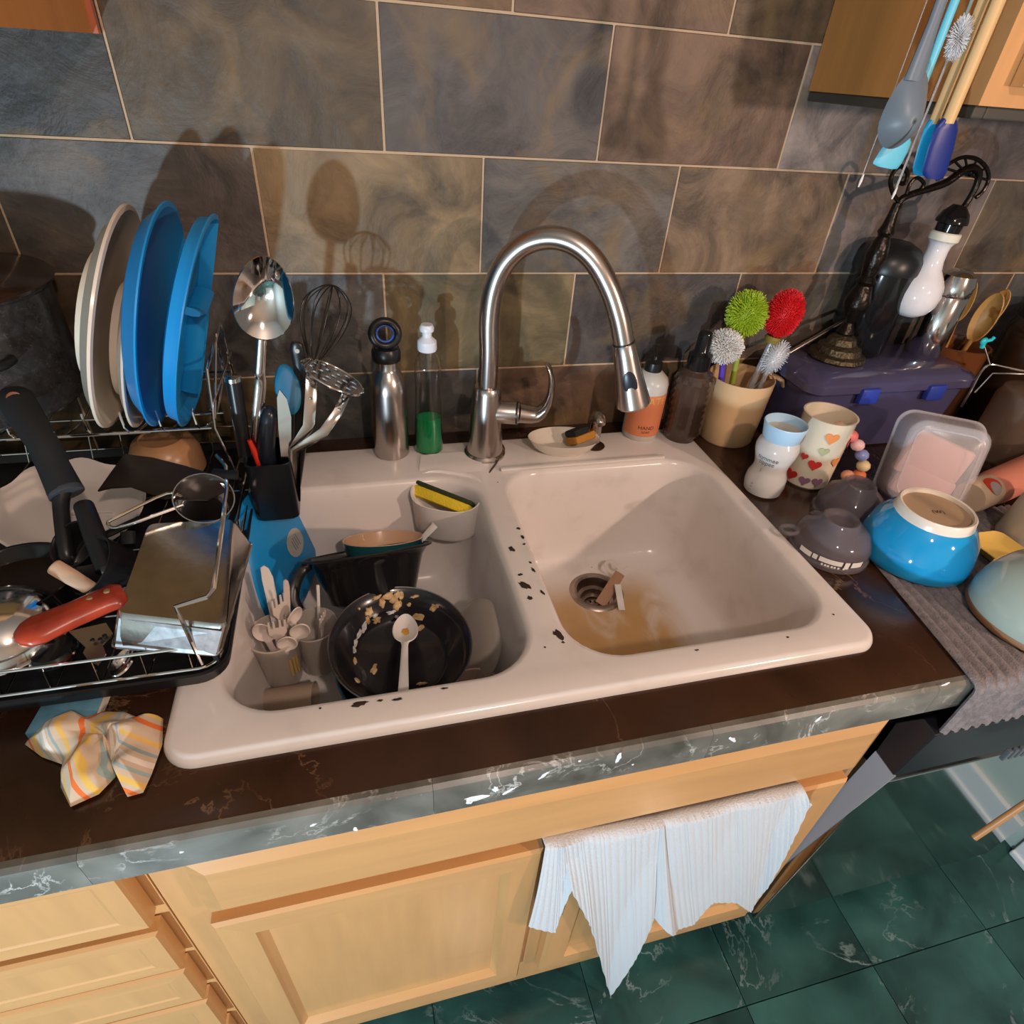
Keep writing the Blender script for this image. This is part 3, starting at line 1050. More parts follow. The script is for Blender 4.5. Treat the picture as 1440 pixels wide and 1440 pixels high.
# ------------------------------------------------------------------ tan pitcher with brushes
po = V((.918, .540, 0))
pt = thing('pitcher', 'tan plastic pitcher holding the dish brushes', 'pitcher', po)
PR = .060
pr_prof = [(0, 0), (.050, 0), (.0525, .004), (.0560, .05), (.0600, .125), (.0602, .128)]
part(pt, 'body', at(po, vessel(pr_prof, .002, 44)), mat('tan plastic', (.70, .46, .25), .32, sss=.05))
part(pt, 'spout', tube([po + V((.055, .0, .123)), po + V((.070, -.004, .124)), po + V((.082, -.009, .119)), po + V((.086, -.012, .108))], [.014, .014, .013, .011], 12, flat=[.004, .004, .004, .003], up=(0, .1, 1)), MATS['tan plastic'])
random.seed(3)
def bristles(c, axis, rx, rz, n, l0, l1, th, zmin=-1.0):
    """ball or bottle shaped head of tapering tufts: core ellipsoid rx, rz (half length along axis)"""
    Mx = frame(c, axis)
    v, f = [], []
    for i in range(n):
        z = zmin + (1 - zmin) * (i + .5) / n
        a = i * 2.39996
        s = math.sqrt(max(0, 1 - z * z))
        d = V((s * math.cos(a) * rx, s * math.sin(a) * rx, z * rz))
        nrm = V((s * math.cos(a) / rx, s * math.sin(a) / rx, z / rz)).normalized()
        L_ = random.uniform(l0, l1)
        tip = d + nrm * L_ + V((random.uniform(-1, 1), random.uniform(-1, 1), random.uniform(-1, 1))) * L_ * .28
        t1 = nrm.orthogonal().normalized() * th
        t2 = nrm.cross(t1)
        k = len(v)
        base = d * .7
        for q in (0, 1, 2):
            ang = 2 * PI * q / 3
            v.append(base + t1 * math.cos(ang) + t2 * math.sin(ang))
        for q in (0, 1, 2):
            ang = 2 * PI * q / 3
            v.append(tip + (t1 * math.cos(ang) + t2 * math.sin(ang)) * .55)
        f += [(k, k + 1, k + 4, k + 3), (k + 1, k + 2, k + 5, k + 4), (k + 2, k, k + 3, k + 5), (k + 3, k + 4, k + 5)]
    return [Mx @ p for p in v], f
PB = po + V((0, 0, .006))
def dish_brush(nm, label, head_px, y, axis_to, mats, rx, rz, n, l0, l1, th, stem_r, stem_m, ring=None, zmin=-1.0, foot=None):
    hc = Py(head_px[0], head_px[1], y)
    foot = PB + V(foot or (0, 0, 0))
    ax = (hc - foot).normalized() if axis_to is None else V(axis_to).normalized()
    t = thing(nm, label, 'brush', foot)
    cr = part(t, 'bristles', join(bristles(hc, ax, rx, rz, n, l0, l1, th, zmin), xf(ico((0, 0, 0), 1, 2, (rx * .93, rx * .93, rz * .93)), frame(hc, ax))), mats)
    cr['kind'] = 'stuff'
    part(t, 'handle', tube(smooth_path([foot, foot.lerp(hc, .5), hc - ax * rz * .5], 4), [stem_r * .8, stem_r, stem_r * .8], 10), stem_m)
    if ring:
        part(t, 'head_ring', xf(lathe([(0, -.006), (ring[0], -.006), (ring[0] + .002, .002), (ring[0], .006), (0, .006)], 28), frame(hc - ax * ring[1], ax)), ring[2])
    return t
dish_brush('dish_brush', 'round white bristle dish brush with purple ring in the tan pitcher', (1019, 487), .532, (-.45, -.55, .62), mat('white bristle', (.80, .78, .74), .6), .025, .019, 800, .006, .008, .0016, .006, mat('purple plastic', (.10, .05, .42), .35), (.0275, .011, mat('purple ring', (.10, .05, .42), .35)), -.35, (-.02, .0, 0))
dish_brush('dish_brush', 'lime green bristle brush behind the red one in the tan pitcher', (1050, 441), .545, None, mat('lime bristle', (.42, .56, .03), .55), .028, .033, 1300, .004, .009, .0013, .0055, mat('lime handle', (.30, .36, .05), .4), None, -1, (0, .01, 0))
dish_brush('dish_brush', 'red bristle bottle brush in the tan pitcher', (1103, 441), .535, None, mat('red bristle', (.74, .015, .02), .55), .027, .038, 1400, .003, .0055, .0014, .006, mat('clear stem', (.75, .74, .76), .15, trans=.6), (.013, .047, mat('olive collar', (.22, .17, .03), .5)), -1, (.012, 0, 0))
dish_brush('dish_brush', 'slim clear plastic brush with white fibres beside the red brush', (1090, 503), .520, (.35, 0, .9), mat('clear fibre', (.82, .82, .84), .3, trans=.3), .017, .030, 260, .002, .005, .0009, .005, mat('clear stem', (.75, .74, .76), .15), None, -1, (.02, -.01, 0))
st0, st1 = Py(1108, 497, .53), Py(1197, 445, .575)
single('steel_skewer', 'thin steel stick leaning out of the tan pitcher to the right', 'stick', tube([PB + V((-.02, .0, .004)), st0 * .5 + PB * .5 + V((-.01, 0, .01)), st0, st1], [.003, .003, .004, .0035], 10), STEEL, PB + V((-.02, 0, .004)))

# ------------------------------------------------------------------ white corner caddy over the divider, yellow sponge
hb = Pz(632, 700, -.03)
hold = thing('sponge_caddy', 'white plastic sponge caddy hung at the corner of the left bowl under the faucet', 'caddy', V((.356, .43, .0)))
K0 = V((.345, .424, 0))
def caddy_ring(s, z, fx=1):
    pts = []
    for i in range(28):
        a = 2 * PI * i / 28
        x_ = .058 * s * math.copysign(abs(math.cos(a)) ** .7, math.cos(a))
        y_ = .040 * s * math.copysign(abs(math.sin(a)) ** .8, math.sin(a))
        pts.append(K0 + V((x_ + .10 * (-z) * .2, y_ - .02 * (1 - s), z)) + V((0, 0, .012 * (y_ / .04) if s > .9 else 0)))
    return [V((K0.x, K0.y, 0)) + Matrix.Rotation(-.42, 3, 'Z') @ (p - V((K0.x, K0.y, 0))) for p in pts]
cad_rings = [caddy_ring(.62, -.075), caddy_ring(.80, -.070), caddy_ring(.92, -.055), caddy_ring(1.0, -.0), caddy_ring(1.03, .004), caddy_ring(.98, .004), caddy_ring(.93, -.0), caddy_ring(.85, -.054), caddy_ring(.74, -.066), caddy_ring(.56, -.070)]
CW = mat('white caddy plastic', (.78, .72, .68), .3, sss=.08)
part(hold, 'cup', loft(cad_rings), CW)
fl_ = [(603, 655, 0), (612, 648, .0), (650, 627, .012), (700, 640, .012), (692, 655, .01), (686, 668, .006)]
part(hold, 'flap', grid(lambda u, v: V((.302 + .105 * u + .012 * v, .455 + .066 * v - .02 * u * (1 - v), .006 + .0085 * min(1, v * 2.2) + .0015 * math.sin(u * 3))), 10, 8, .002)[:2], CW)
part(hold, 'strap', tube(smooth_path([Pz(686, 672, .008), Pz(690, 662, .012), Pz(698, 651, .0145), Pz(704, 640, .0145), Pz(709, 632, .0140), Pz(706, 625, .0140)], 5), .0017, 8), mat('dark strap', (.07, .05, .04), .5))
part(hold, 'drain_hole', at(K0 + V((.0, .034, -.030)), xf(lathe([(0, .001), (.007, .001), (.007, -.001), (0, -.001)], 16), Matrix.Rotation(PI / 2, 4, 'X'))), mat('brown stain', (.25, .13, .05), .8))
Y0, Y1 = Pz(585, 686, -.008), Pz(664, 717, -.014)
ya = (Y1 - Y0).normalized()
zz = V((.35, .62, .70))
zz = (zz - ya * zz.dot(ya)).normalized()
Msy = Matrix((ya, zz.cross(ya), zz)).transposed().to_4x4()
Msy.translation = (Y0 + Y1) / 2
ys = thing('sponge', 'bright yellow sponge with dark green scouring side in the white caddy', 'sponge', (Y0 + Y1) / 2)
yl = (Y1 - Y0).length
part(ys, 'foam', xf(box(0, 0, -.004, yl, .030, .018, .004), Msy), mat('yellow foam', (.80, .58, .03), .85, bump=.5, bscale=400))
part(ys, 'scouring_pad', xf(box(0, 0, .0085, yl, .030, .007, .002), Msy), mat('green scourer', (.035, .05, .02), .95, bump=.7, bscale=600))

# ================================================================== right hand clutter on the worktop
# ------------------------------------------------------------------ ribbed drying mat hanging over the edge
def mat_xy(u, v):
    a = V((.945, .175, 0)).lerp(V((.925, CF, 0)), u)
    b = V((1.75, .175, 0)).lerp(V((1.75, CF, 0)), u)
    return a.lerp(b, v)
NRIB = 46
def drymat(u, v):
    # u runs from the back to the front and over the edge, v to the right
    L_ = .40
    s = u * L_
    rib = .0036 * abs(math.sin(PI * 48 * v))
    flat = .300
    x0 = .958 - .05 * min(1, s / flat)
    x_ = x0 + (1.72 - x0) * v
    yb = .235
    if s < flat:
        return (x_, yb - s, .003 + rib)
    d = s - flat
    th = min(PI / 2, d / .012)
    y = CF - (flat - (yb - CF)) * 0
    y0 = yb - flat
    ex = max(0, d - .019)
    return (x_ - .06 * ex, y0 - .012 * math.sin(th) - rib * math.sin(th), .003 - .012 * (1 - math.cos(th)) - ex + rib * math.cos(th))
g = grid(drymat, 60, 290, .004)
dm = single('drying_mat', 'grey-brown ribbed dish drying mat hanging over the worktop edge at the right', 'mat', g[:2], mat('taupe fibre', (.20, .175, .18), .95, var=.25, vscale=120, bump=.5, bscale=500), (1.2, .1, 0))

MATZ = .0085
# ------------------------------------------------------------------ blue bowl upside down
def turned(prof):
    return prof
bo = V((1.012, .150, MATZ))
BH, BRr = .086, .0765
bw = thing('bowl', 'turquoise glazed bowl upside down with a bare pale foot ring', 'bowl', bo)
bprof = [(BRr - .001, 0), (BRr + .001, .003), (BRr + .0015, .012), (BRr - .001, .030), (.0700, .050), (.0600, .066), (.0535, .073)]
part(bw, 'wall', at(bo, lathe(bprof + [(.0490, .069), (.056, .062), (.065, .048), (.071, .029), (.0725, .012), (BRr - .004, 0), (BRr - .001, 0)], 56)), BLUEG)
part(bw, 'foot_ring', at(bo, lathe([(.0535, .073), (.0525, .078), (.0515, BH - .001), (.0495, BH + .001), (.0465, BH), (.0455, BH - .005)], 48)), mat('white foot', (.80, .72, .62), .25))
bb_ = part(bw, 'base', at(bo, lathe([(.0457, BH - .005), (0, BH - .0058)], 48)), mat('bare clay', (.44, .30, .19), .7))
g = text_geo('(W)', .011)
part(bb_, 'maker_mark', (xf(g, T_(bo + V((0, -.004, BH - .0052))) @ Matrix.Rotation(-.25, 4, 'Z'))), mat('mark ink', (.06, .03, .02), .7), smooth=False)

# ------------------------------------------------------------------ pale green bowl upside down
go = V((1.078, .000, MATZ))
GR = .082
gw = thing('bowl', 'pale celadon bowl with brown rim upside down at the right edge', 'bowl', go)
part(gw, 'wall', at(go, lathe([(GR - .002, .006), (GR, .010), (GR - .001, .025), (.075, .050), (.062, .072), (.046, .085), (.045, .086), (.043, .080), (.057, .066), (.070, .046), (.077, .022), (GR - .005, .006)], 56)), mat('celadon glaze', (.42, .50, .44), .10, coat=.5))
part(gw, 'rim', at(go, lathe([(GR - .005, .007), (GR - .004, 0), (GR - .001, 0), (GR + .001, .004), (GR, .010), (GR - .002, .0095)], 56)), mat('bare brown rim', (.30, .15, .07), .5))
part(gw, 'foot_ring', at(go, lathe([(.046, .084), (.046, .095), (.043, .097), (.038, .096), (.036, .088), (0, .086)], 40)), mat('bare brown rim', (.30, .15, .07), .5))

# ------------------------------------------------------------------ clear baby bottle
yo = V((.883, .351, 0))
yb = thing('baby_bottle', 'clear plastic baby bottle with a light blue collar beside the sink', 'bottle', yo)
YM = mat('milky bottle', (.80, .78, .76), .16, alpha=.62)
yprof = [(0, 0), (.025, 0), (.031, .004), (.0335, .018), (.0325, .032), (.0280, .044), (.0270, .052), (.0295, .064), (.0335, .078), (.0345, .088), (.0320, .098), (.0275, .104), (.0265, .108)]
part(yb, 'bottle', at(yo, vessel(yprof, .0014, 40)), YM)
part(yb, 'collar', at(yo, lathe([(.0270, .103), (.0300, .106), (.0335, .126), (.0345, .131), (.0335, .1325), (.0315, .131), (.0295, .112), (.0270, .106)], 40)), mat('pale blue collar', (.46, .70, .92), .3, sss=.1))
part(yb, 'teat_plate', at(yo, lathe([(0, .117), (.018, .116), (.030, .118), (.030, .115), (0, .113)], 32)), mat('silicone', (.72, .66, .55), .3, trans=.3))
yca = math.atan2(CAM.y - yo.y, CAM.x - yo.x)
INK = mat('dark print', (.06, .055, .06), .6)
part(yb, 'lettering', join(at(yo, letter_wrap('tommee', .0105, .0342, yca - .22, .0765)), at(yo, letter_wrap('tippee', .0105, .0326, yca - .22, .0680))), INK, smooth=False)
part(yb, 'scale_marks', join(*[at(yo, wrap(.0336, yca - .62, yca - .50, z, z + .0009, 4)) for z in (.012, .018, .024)], at(yo, wrap(.0285, yca - .44, yca - .41, .048, .055, 3))), mat('grey print', (.28, .27, .26), .6))

# ------------------------------------------------------------------ heart mug with beaded handle
mo = V((.985, .373, 0))
mg = thing('mug', 'cream mug with painted hearts and a handle of coloured beads', 'mug', mo)
MR = .0430
MM = mat('cream mug glaze', (.80, .70, .54), .15, coat=.4)
part(mg, 'body', at(mo, vessel([(0, 0), (.036, 0), (.0395, .004), (.0405, .04), (MR, .128), (MR + .001, .131)], .003, 44)), MM)
mca = math.atan2(CAM.y - mo.y, CAM.x - mo.x)
def heart(ac, zc, s, R0):
    pts = []
    for i in range(24):
        t = 2 * PI * i / 24
        pts.append((16 * math.sin(t) ** 3 / 17 * s, (13 * math.cos(t) - 5 * math.cos(2 * t) - 2 * math.cos(3 * t) - math.cos(4 * t)) / 17 * s))
    ring0 = [V((R0 * math.cos(ac + x_ / R0), R0 * math.sin(ac + x_ / R0), zc + z_)) for x_, z_ in pts]
    ring1 = [V((p.x * (1 + .0006 / R0), p.y * (1 + .0006 / R0), p.z)) for p in ring0]
    return loft([ring0, ring1])
HC = [mat('heart red', (.60, .04, .035), .3), mat('heart orange', (.80, .30, .10), .3), mat('heart plum', (.30, .14, .22), .3), mat('heart green', (.45, .48, .28), .3)]
for a, z, s, c in ((-.75, .105, .009, 0), (.38, .106, .012, 1), (.30, .080, .009, 3), (.18, .052, .0115, 0), (.05, .018, .010, 2), (-.55, .020, .012, 0), (.55, .020, .010, 2), (-.30, .062, .007, 0), (1.0, .06, .010, 1), (1.5, .09, .010, 0)):
    rr = .0398 + (MR - .0398) * z / .13 + .0012
    part(mg, 'painted_heart', at(mo, heart(mca + a, z, s, rr)), HC[c])
hm = V((1, -.50, 0)).normalized()
hp = [Pn(px, py, mo + hm * .06, (-hm.y, hm.x, 0)) for px, py in ((1180, 601), (1197, 613), (1206, 626), (1212, 640), (1214, 655), (1208, 668), (1192, 669))]
BC = [('bead peach', (.85, .55, .40)), ('bead coral', (.70, .16, .14)), ('bead pink', (.85, .55, .55)), ('bead blue', (.25, .30, .62)), ('bead cream', (.80, .62, .35)), ('bead orange', (.75, .20, .07)), ('bead salmon', (.80, .36, .22))]
for k, p in enumerate(hp):
    p.z = max(p.z, .013)
    part(mg, 'handle_bead', ico(p, .0118, 2, (1, 1, .9)), mat(BC[k][0], BC[k][1], .12, coat=.5))

# ------------------------------------------------------------------ domed clear plastic cup lids
LP = mat('smoky clear plastic', (.20, .17, .19), .07, alpha=.40, ior=1.5)
def domed(nm, label, c, R0, H, text):
    t = thing(nm, label, 'cover', c, None)
    pr = [(R0, 0), (R0 + .002, .002), (R0 + .002, .008), (R0 - .001, .011), (R0 - .001, .024), (R0 - .004, .031), (R0 * .80, .045), (R0 * .55, H - .010), (R0 * .48, H - .002), (R0 * .44, H), (R0 * .36, H - .002), (R0 * .32, H - .007), (0, H - .008)]
    inn = [(max(0, r - .0016), z - .0012) for r, z in pr[::-1]]
    part(t, 'dome', at(c, lathe(pr + inn, 48)), LP)
    return t
l1c = V((.893, .187, 0))
ld = domed('domed_cover', 'domed clear plastic cup lid with a printed band standing beside the sink', l1c, .0560, .062, True)
lca = math.atan2(CAM.y - l1c.y, CAM.x - l1c.x)
PW = mat('white print', (.82, .80, .74), .5)
part(ld, 'printed_band', join(*[at(l1c, wrap(.0563, lca + a, lca + b, z0, z1, max(2, int((b - a) * 16)))) for a, b, z0, z1 in ((-.62, -.28, .0135, .0215), (-.24, -.12, .0145, .0220), (-.07, .50, .0150, .0225), (.56, .68, .0110, .0225), (.74, 1.05, .0135, .0225))], *[at(l1c, wrap(.0563, lca + a, lca + a + .05, .0095, .0125, 2)) for a in (.02, .10, .17, .26, .33, .42, .55)]), PW)
part(ld, 'tab_loop', tube([l1c + V((-.054 - .013 + .013 * math.cos(t) * 1.0, .018 + .010 * math.sin(t), .034)) for t in [2 * PI * i / 20 for i in range(20)]], .0032, 8, True), LP)
domed('domed_cover', 'smoky clear domed lid behind the printed one, in front of the mug', V((.985, .262, 0)), .052, .066, False)

# ------------------------------------------------------------------ translucent tub with pink carton, standing on edge
qc = V((1.138, .268, .0))
tb = thing('food_container', 'translucent plastic food container standing on edge with a pink piece behind', 'container', qc)
TP = mat('translucent polypropylene', (.80, .78, .82), .20, alpha=.30)
qn = V((-.55, -.78, .30)).normalized()
qx = V((.82, -.55, 0)).normalized()
qM = frame(qc + V((0, 0, .077)), qn, qx)
WQ, HQ = .124, .146
rr_ = lambda g, z: rrect(0, 0, z, WQ - 2 * g, HQ - 2 * g, .026, 6)
part(tb, 'shell', xf(loft([rr_(.010, 0), rr_(.004, -.003), rr_(.001, -.008), rr_(-.004, -.055), rr_(-.007, -.058), rr_(-.007, -.061), rr_(-.002, -.061), rr_(.003, -.010), rr_(.012, -.0035)]), qM), TP)
part(tb, 'foot_rim', xf(tube([p for p in rrect(0, 0, .001, WQ - .028, HQ - .028, .02, 5)], .0014, 6, True), qM), TP)
pk = single('pink_carton', 'folded pink plastic piece inside the translucent container', 'carton', xf(join(box(-.004, .004, -.028, .094, .078, .030, .006), box(.004, -.040, -.022, .088, .056, .022, .008)), qM @ Matrix.Rotation(-.24, 4, 'Z')), mat('pink plastic', (.92, .50, .44), .45), qc + V((0, 0, .06)))

# ------------------------------------------------------------------ pink bottle lying down with a round sticker
k0, k1 = V((1.205, .232, .040)), V((1.46, .300, .046))
kd = (k1 - k0).normalized()
pb = thing('pink_bottle', 'pink plastic bottle lying on its side with a round red and grey sticker', 'bottle', k0)
part(pb, 'body', xf(lathe([(0, 0), (.020, 0), (.026, .006), (.0275, .04), (.030, .05), (.031, .24), (0, .245)], 32), frame(k0, kd)), mat('coral plastic', (.62, .22, .15), .45))
part(pb, 'cap', xf(lathe([(0, -.022), (.024, -.022), (.0265, -.018), (.0275, .030), (.0262, .034), (.0262, .0)], 32), frame(k0, kd)), mat('beige cap', (.62, .46, .32), .4))
fm = frame(k0, kd)
def on_cyl(R0, s0, s1, a0, a1, n=10):
    rings = []
    for i in range(n + 1):
        a = a0 + (a1 - a0) * i / n
        d = V((math.cos(a), math.sin(a), 0))
        rings.append([fm @ (d * R0 + V((0, 0, s0))), fm @ (d * R0 + V((0, 0, s1))), fm @ (d * (R0 + .0007) + V((0, 0, s1))), fm @ (d * (R0 + .0007) + V((0, 0, s0)))])
    return loft(rings)
cdir = fm.inverted() @ CAM
aa = math.atan2(cdir.y, cdir.x)
def disc_cyl(R0, sc, ac, r, cut=None):
    ring = []
    for i in range(28):
        t = 2 * PI * i / 28
        s_, h = r * math.cos(t), r * math.sin(t)
        if cut is not None:
            h = max(h, cut) if cut > -9 else h
        a = ac + h / R0
        ring.append(V((R0 * math.cos(a), R0 * math.sin(a), sc + s_)))
    cen = V((R0 * math.cos(ac), R0 * math.sin(ac), sc))
    def inw(p, k):
        a_ = math.atan2(p.y, p.x)
        da = (a_ - ac + PI) % (2 * PI) - PI
        return V((R0 * 1.012 * math.cos(ac + da * k), R0 * 1.012 * math.sin(ac + da * k), sc + (p.z - sc) * k))
    return loft([[fm @ V((p.x * .97, p.y * .97, p.z)) for p in ring]] + [[fm @ inw(p, k) for p in ring] for k in (1, .7, .4, .1)])
stk = part(pb, 'sticker', disc_cyl(.0278, .006, aa - .1, .0165), mat('sticker red', (.62, .05, .02), .5))
part(stk, 'sticker_centre', disc_cyl(.0284, .006, aa + .12, .0120), mat('sticker grey', (.42, .36, .34), .5))

# ------------------------------------------------------------------ pale cup and yellow tray at the right edge
co = V((1.235, .145, MATZ))
single('cup', 'greyish white cup upside down behind the celadon bowl at the right edge', 'cup', at(co, lathe([(.044, 0), (.0455, .003), (.040, .07), (.034, .085), (.030, .088), (0, .088), (0, .084), (.030, .083), (.0415, .003), (.044, 0)], 40)), mat('grey white glaze', (.52, .47, .38), .25), co)
yt = V((1.150, .125, .0045))
single('saucer', 'small yellow square dish between the turquoise and celadon bowls', 'dish', loft([rrect(yt.x, yt.y, MATZ, .05, .05, .012), rrect(yt.x, yt.y, MATZ + .014, .072, .072, .014), rrect(yt.x, yt.y, MATZ + .015, .070, .070, .014), rrect(yt.x, yt.y, MATZ + .005, .046, .046, .012)]), mat('yellow melamine', (.72, .48, .12), .3), yt)

# ------------------------------------------------------------------ violet translucent storage tub with a lid, carrying the lamp
to = V((1.18, .525, 0))
tu = thing('storage_tub', 'smoky violet plastic storage tub under the antique lamp', 'tub', to)
VT = mat('violet plastic', (.10, .095, .20), .12, trans=.25, ior=1.4, coat=.5)
TX0, TX1, TY0, TY1, TZ = 1.000, 1.372, .445, .612, .158
def trr(g, z):
    return rrect((TX0 + TX1) / 2, (TY0 + TY1) / 2, z, TX1 - TX0 - 2 * g, TY1 - TY0 - 2 * g, .03, 6)
part(tu, 'body', loft([trr(.022, 0), trr(.016, .004), trr(.006, .125), trr(.002, .128)]), VT)
part(tu, 'lid', loft([trr(.0, .125), trr(-.003, .128), trr(-.003, .142), trr(.004, .150), trr(.014, .153), trr(.022, TZ)]), VT)
bl_ = mat('blue contents', (.03, .06, .40), .4)
for cx_ in (1.10, 1.25):
    part(tu, 'clip', bx(cx_, cx_ + .04, TY0 - .010, TY0 + .004, .108, .138, .004), bl_)

# ------------------------------------------------------------------ antique lamp with white globe bulb
lo = V((1.105, .535, TZ))
IRON = mat('antique bronze', (.030, .024, .020), .26, .85, bump=.5, bscale=90)
lm = thing('table_lamp', 'antique dark bronze table lamp with scrolled arm and a bare white bulb', 'lamp', lo)
part(lm, 'base', at(lo, lathe([(0, 0), (.050, 0), (.053, .004), (.050, .010), (.042, .014), (.038, .024), (.028, .030), (.024, .040), (.016, .046), (0, .05)], 12)), mat('bronze filigree', (.10, .075, .045), .35, .8, bump=.9, bscale=160), ang=20)
sx_ = [(0, .040), (.012, .042), (.016, .050), (.011, .060), (.008, .068), (.013, .078), (.020, .092), (.023, .105), (.018, .122), (.013, .135), (.017, .142), (.012, .150), (.015, .165), (.018, .185), (.014, .205), (.010, .215), (.0135, .222), (.010, .232), (.0075, .250), (.0065, .266), (0, .268)]
part(lm, 'column', at(lo, lathe(sx_, 20)), IRON)
Lp = lambda px, py: Py(px, py, lo.y)
a_px = [(1262, 292), (1268, 280), (1285, 272), (1308, 265), (1332, 256), (1350, 243), (1366, 236), (1376, 243), (1374, 258), (1364, 278), (1356, 290)]
apts = [Lp(*q) for q in a_px]
part(lm, 'arm', tube(smooth_path(apts, 5), [.0060, .0055, .0055, .0065, .0068, .0062, .0055, .005, .005], 10), IRON)
w_px = [(1318, 254), (1326, 238), (1340, 227), (1356, 221), (1374, 224), (1387, 236), (1390, 252), (1383, 268), (1372, 278)]
sc1 = part(lm, 'scroll', join(tube(smooth_path([Lp(*q) for q in w_px], 5), .0032, 8), *[tube([Lp(1362, 247), Lp(a, b)], .002, 6) for a, b in ((1328, 236), (1342, 226), (1357, 221), (1374, 224), (1387, 237), (1390, 253))]), IRON)
part(lm, 'scroll', join(tube(smooth_path([Lp(*q) for q in ((1264, 284), (1256, 272), (1252, 255), (1258, 240), (1268, 234), (1276, 244), (1272, 258), (1264, 256))], 5), .0034, 8), tube(smooth_path([Lp(*q) for q in ((1275, 272), (1280, 258), (1290, 250), (1299, 258), (1293, 268))], 5), .003, 8)), IRON)
s0, s1_ = Lp(1352, 290), Lp(1338, 325)
sd = (Lp(1285, 425) - Lp(1347, 300)).normalized()
sk0 = Lp(1350, 288)
part(lm, 'socket', xf(lathe([(0, 0), (.010, .0), (.021, .012), (.0255, .024), (.0255, .028), (.0205, .030), (.0190, .046), (0, .046)], 24), frame(sk0, sd)), BLACKG)
bs = sk0 + sd * .042
bl = part(lm, 'bulb', xf(lathe([(0, .0), (.0225, .0), (.0235, .003), (.0235, .014), (.0205, .017), (.0180, .021), (.0170, .030), (.0180, .046), (.0215, .060), (.0300, .072), (.0375, .085), (.0412, .103), (.0390, .121), (.0310, .135), (.0180, .144), (0, .147)], 40), frame(bs, sd)), mat('opal bulb', (.80, .78, .80), .10, sss=.2, coat=.3))
part(bl, 'bulb_collar', xf(lathe([(.0225, .0), (.0245, .002), (.0245, .013), (.0225, .015)], 40), frame(bs, sd)), mat('ivory collar', (.78, .76, .62), .4))

# ------------------------------------------------------------------ black canister and polished flask behind the lamp
cno = V((1.235, .575, TZ))
def cyl_at(px0, py0, y):
    return Py(px0, py0, y)
cnz0 = TZ
cc = V((1.175, .575, TZ))
cn = thing('canister', 'large black canister with a domed lid behind the lamp bulb', 'canister', cc)
part(cn, 'body', at(cc, lathe([(0, 0), (.050, 0), (.053, .004), (.0545, .150), (0, .150)], 44)), BLACKG)
part(cn, 'lid', at(cc, lathe([(0, .150), (.056, .150), (.057, .154), (.055, .172), (.045, .190), (.026, .199), (0, .201)], 44)), mat('black satin', (.010, .012, .014), .35))
fo = V((1.318, .545, TZ))
fk = thing('flask', 'polished steel flask with a domed cap right of the lamp bulb', 'flask', fo)
part(fk, 'body', at(fo, lathe([(0, 0), (.031, 0), (.033, .003), (.033, .112), (.0315, .114), (0, .114)], 40)), STEELP)
part(fk, 'cap', at(fo, lathe([(0, .114), (.032, .114), (.033, .117), (.033, .135), (.029, .150), (.016, .158), (0, .160)], 40)), STEELP)

# ------------------------------------------------------------------ wooden utensils in an amber crock, dark jars
cro = V((1.415, .560, 0))
cr = single('crock', 'dark amber utensil crock behind the storage tub', 'crock', at(cro, vessel([(0, 0), (.05, 0), (.054, .005), (.058, .10), (.060, .165), (.0615, .170)], .004, 40)), mat('amber stoneware', (.17, .06, .02), .18, coat=.4), cro)
WS = mat('olive wood', (.42, .22, .06), .45, var=.2, vscale=20, stretch=(1, 1, .2))
def spoon(nm, label, foot, head, L_, w_, nrm, m, cat='spoon', group=None):
    t = thing(nm, label, cat, foot, group)
    foot, head = V(foot), V(head)
    ax = (head - foot).normalized()
    Mx = frame(head, V(nrm) - ax * V(nrm).dot(ax), ax)
    def sp(u, v):
        a = u * 2 * PI
        r = v
        return Mx @ V((L_ * .5 * r * math.cos(a), w_ * .5 * r * math.sin(a), -.30 * w_ * (1 - r * r)))
    g = grid(sp, 28, 6, .0022)
    part(t, 'bowl', weld(g[:2], 1e-6), m)
    part(t, 'handle', tube([foot, foot.lerp(head, .5), head - ax * L_ * .46], [.0055, .005, .0045], 10), m)
    return t
spoon('wooden_spoon', 'pale wooden spoon standing in the amber crock, seen from the side', cro + V((-.01, 0, .01)), V((1.396, .575, .250)), .085, .032, (-.75, -.6, .1), WS)
spoon('wooden_spoon', 'olive wood spoon in the amber crock with a round broad bowl', cro + V((.01, 0, .01)), V((1.432, .545, .225)), .10, .045, (-.9, -.25, .1), WS)
spoon('wooden_spoon', 'thin wooden spoon at the back of the amber crock', cro + V((.02, .02, .01)), V((1.470, .565, .235)), .08, .035, (-.9, -.4, .1), WS)
jo = V((1.585, .52, 0))
jr = thing('jar', 'tall dark brown jar at the right edge beside the wooden spoons', 'jar', jo)
part(jr, 'body', at(jo, lathe([(0, 0), (.068, 0), (.072, .006), (.072, .20), (.060, .225), (0, .225)], 40)), mat('dark brown jar', (.035, .018, .010), .2))
part(jr, 'lid', at(jo, lathe([(0, .225), (.064, .225), (.066, .229), (.064, .25), (0, .256)], 40)), BLACKP)
go2 = V((1.452, .388, 0))
gj = thing('glass_jar', 'clip-top glass jar upside down with wire bail and teal clip', 'jar', go2)
part(gj, 'glass', at(go2, lathe([(.050, 0), (.052, .004), (.052, .02), (.060, .034), (.062, .05), (.062, .12), (.056, .138), (.03, .146), (0, .147), (0, .142), (.03, .141), (.053, .134), (.059, .118), (.059, .05), (.049, .03), (.048, .002)], 44)), mat('brown smoky glass', (.62, .48, .38), .06, trans=.85, ior=1.3))
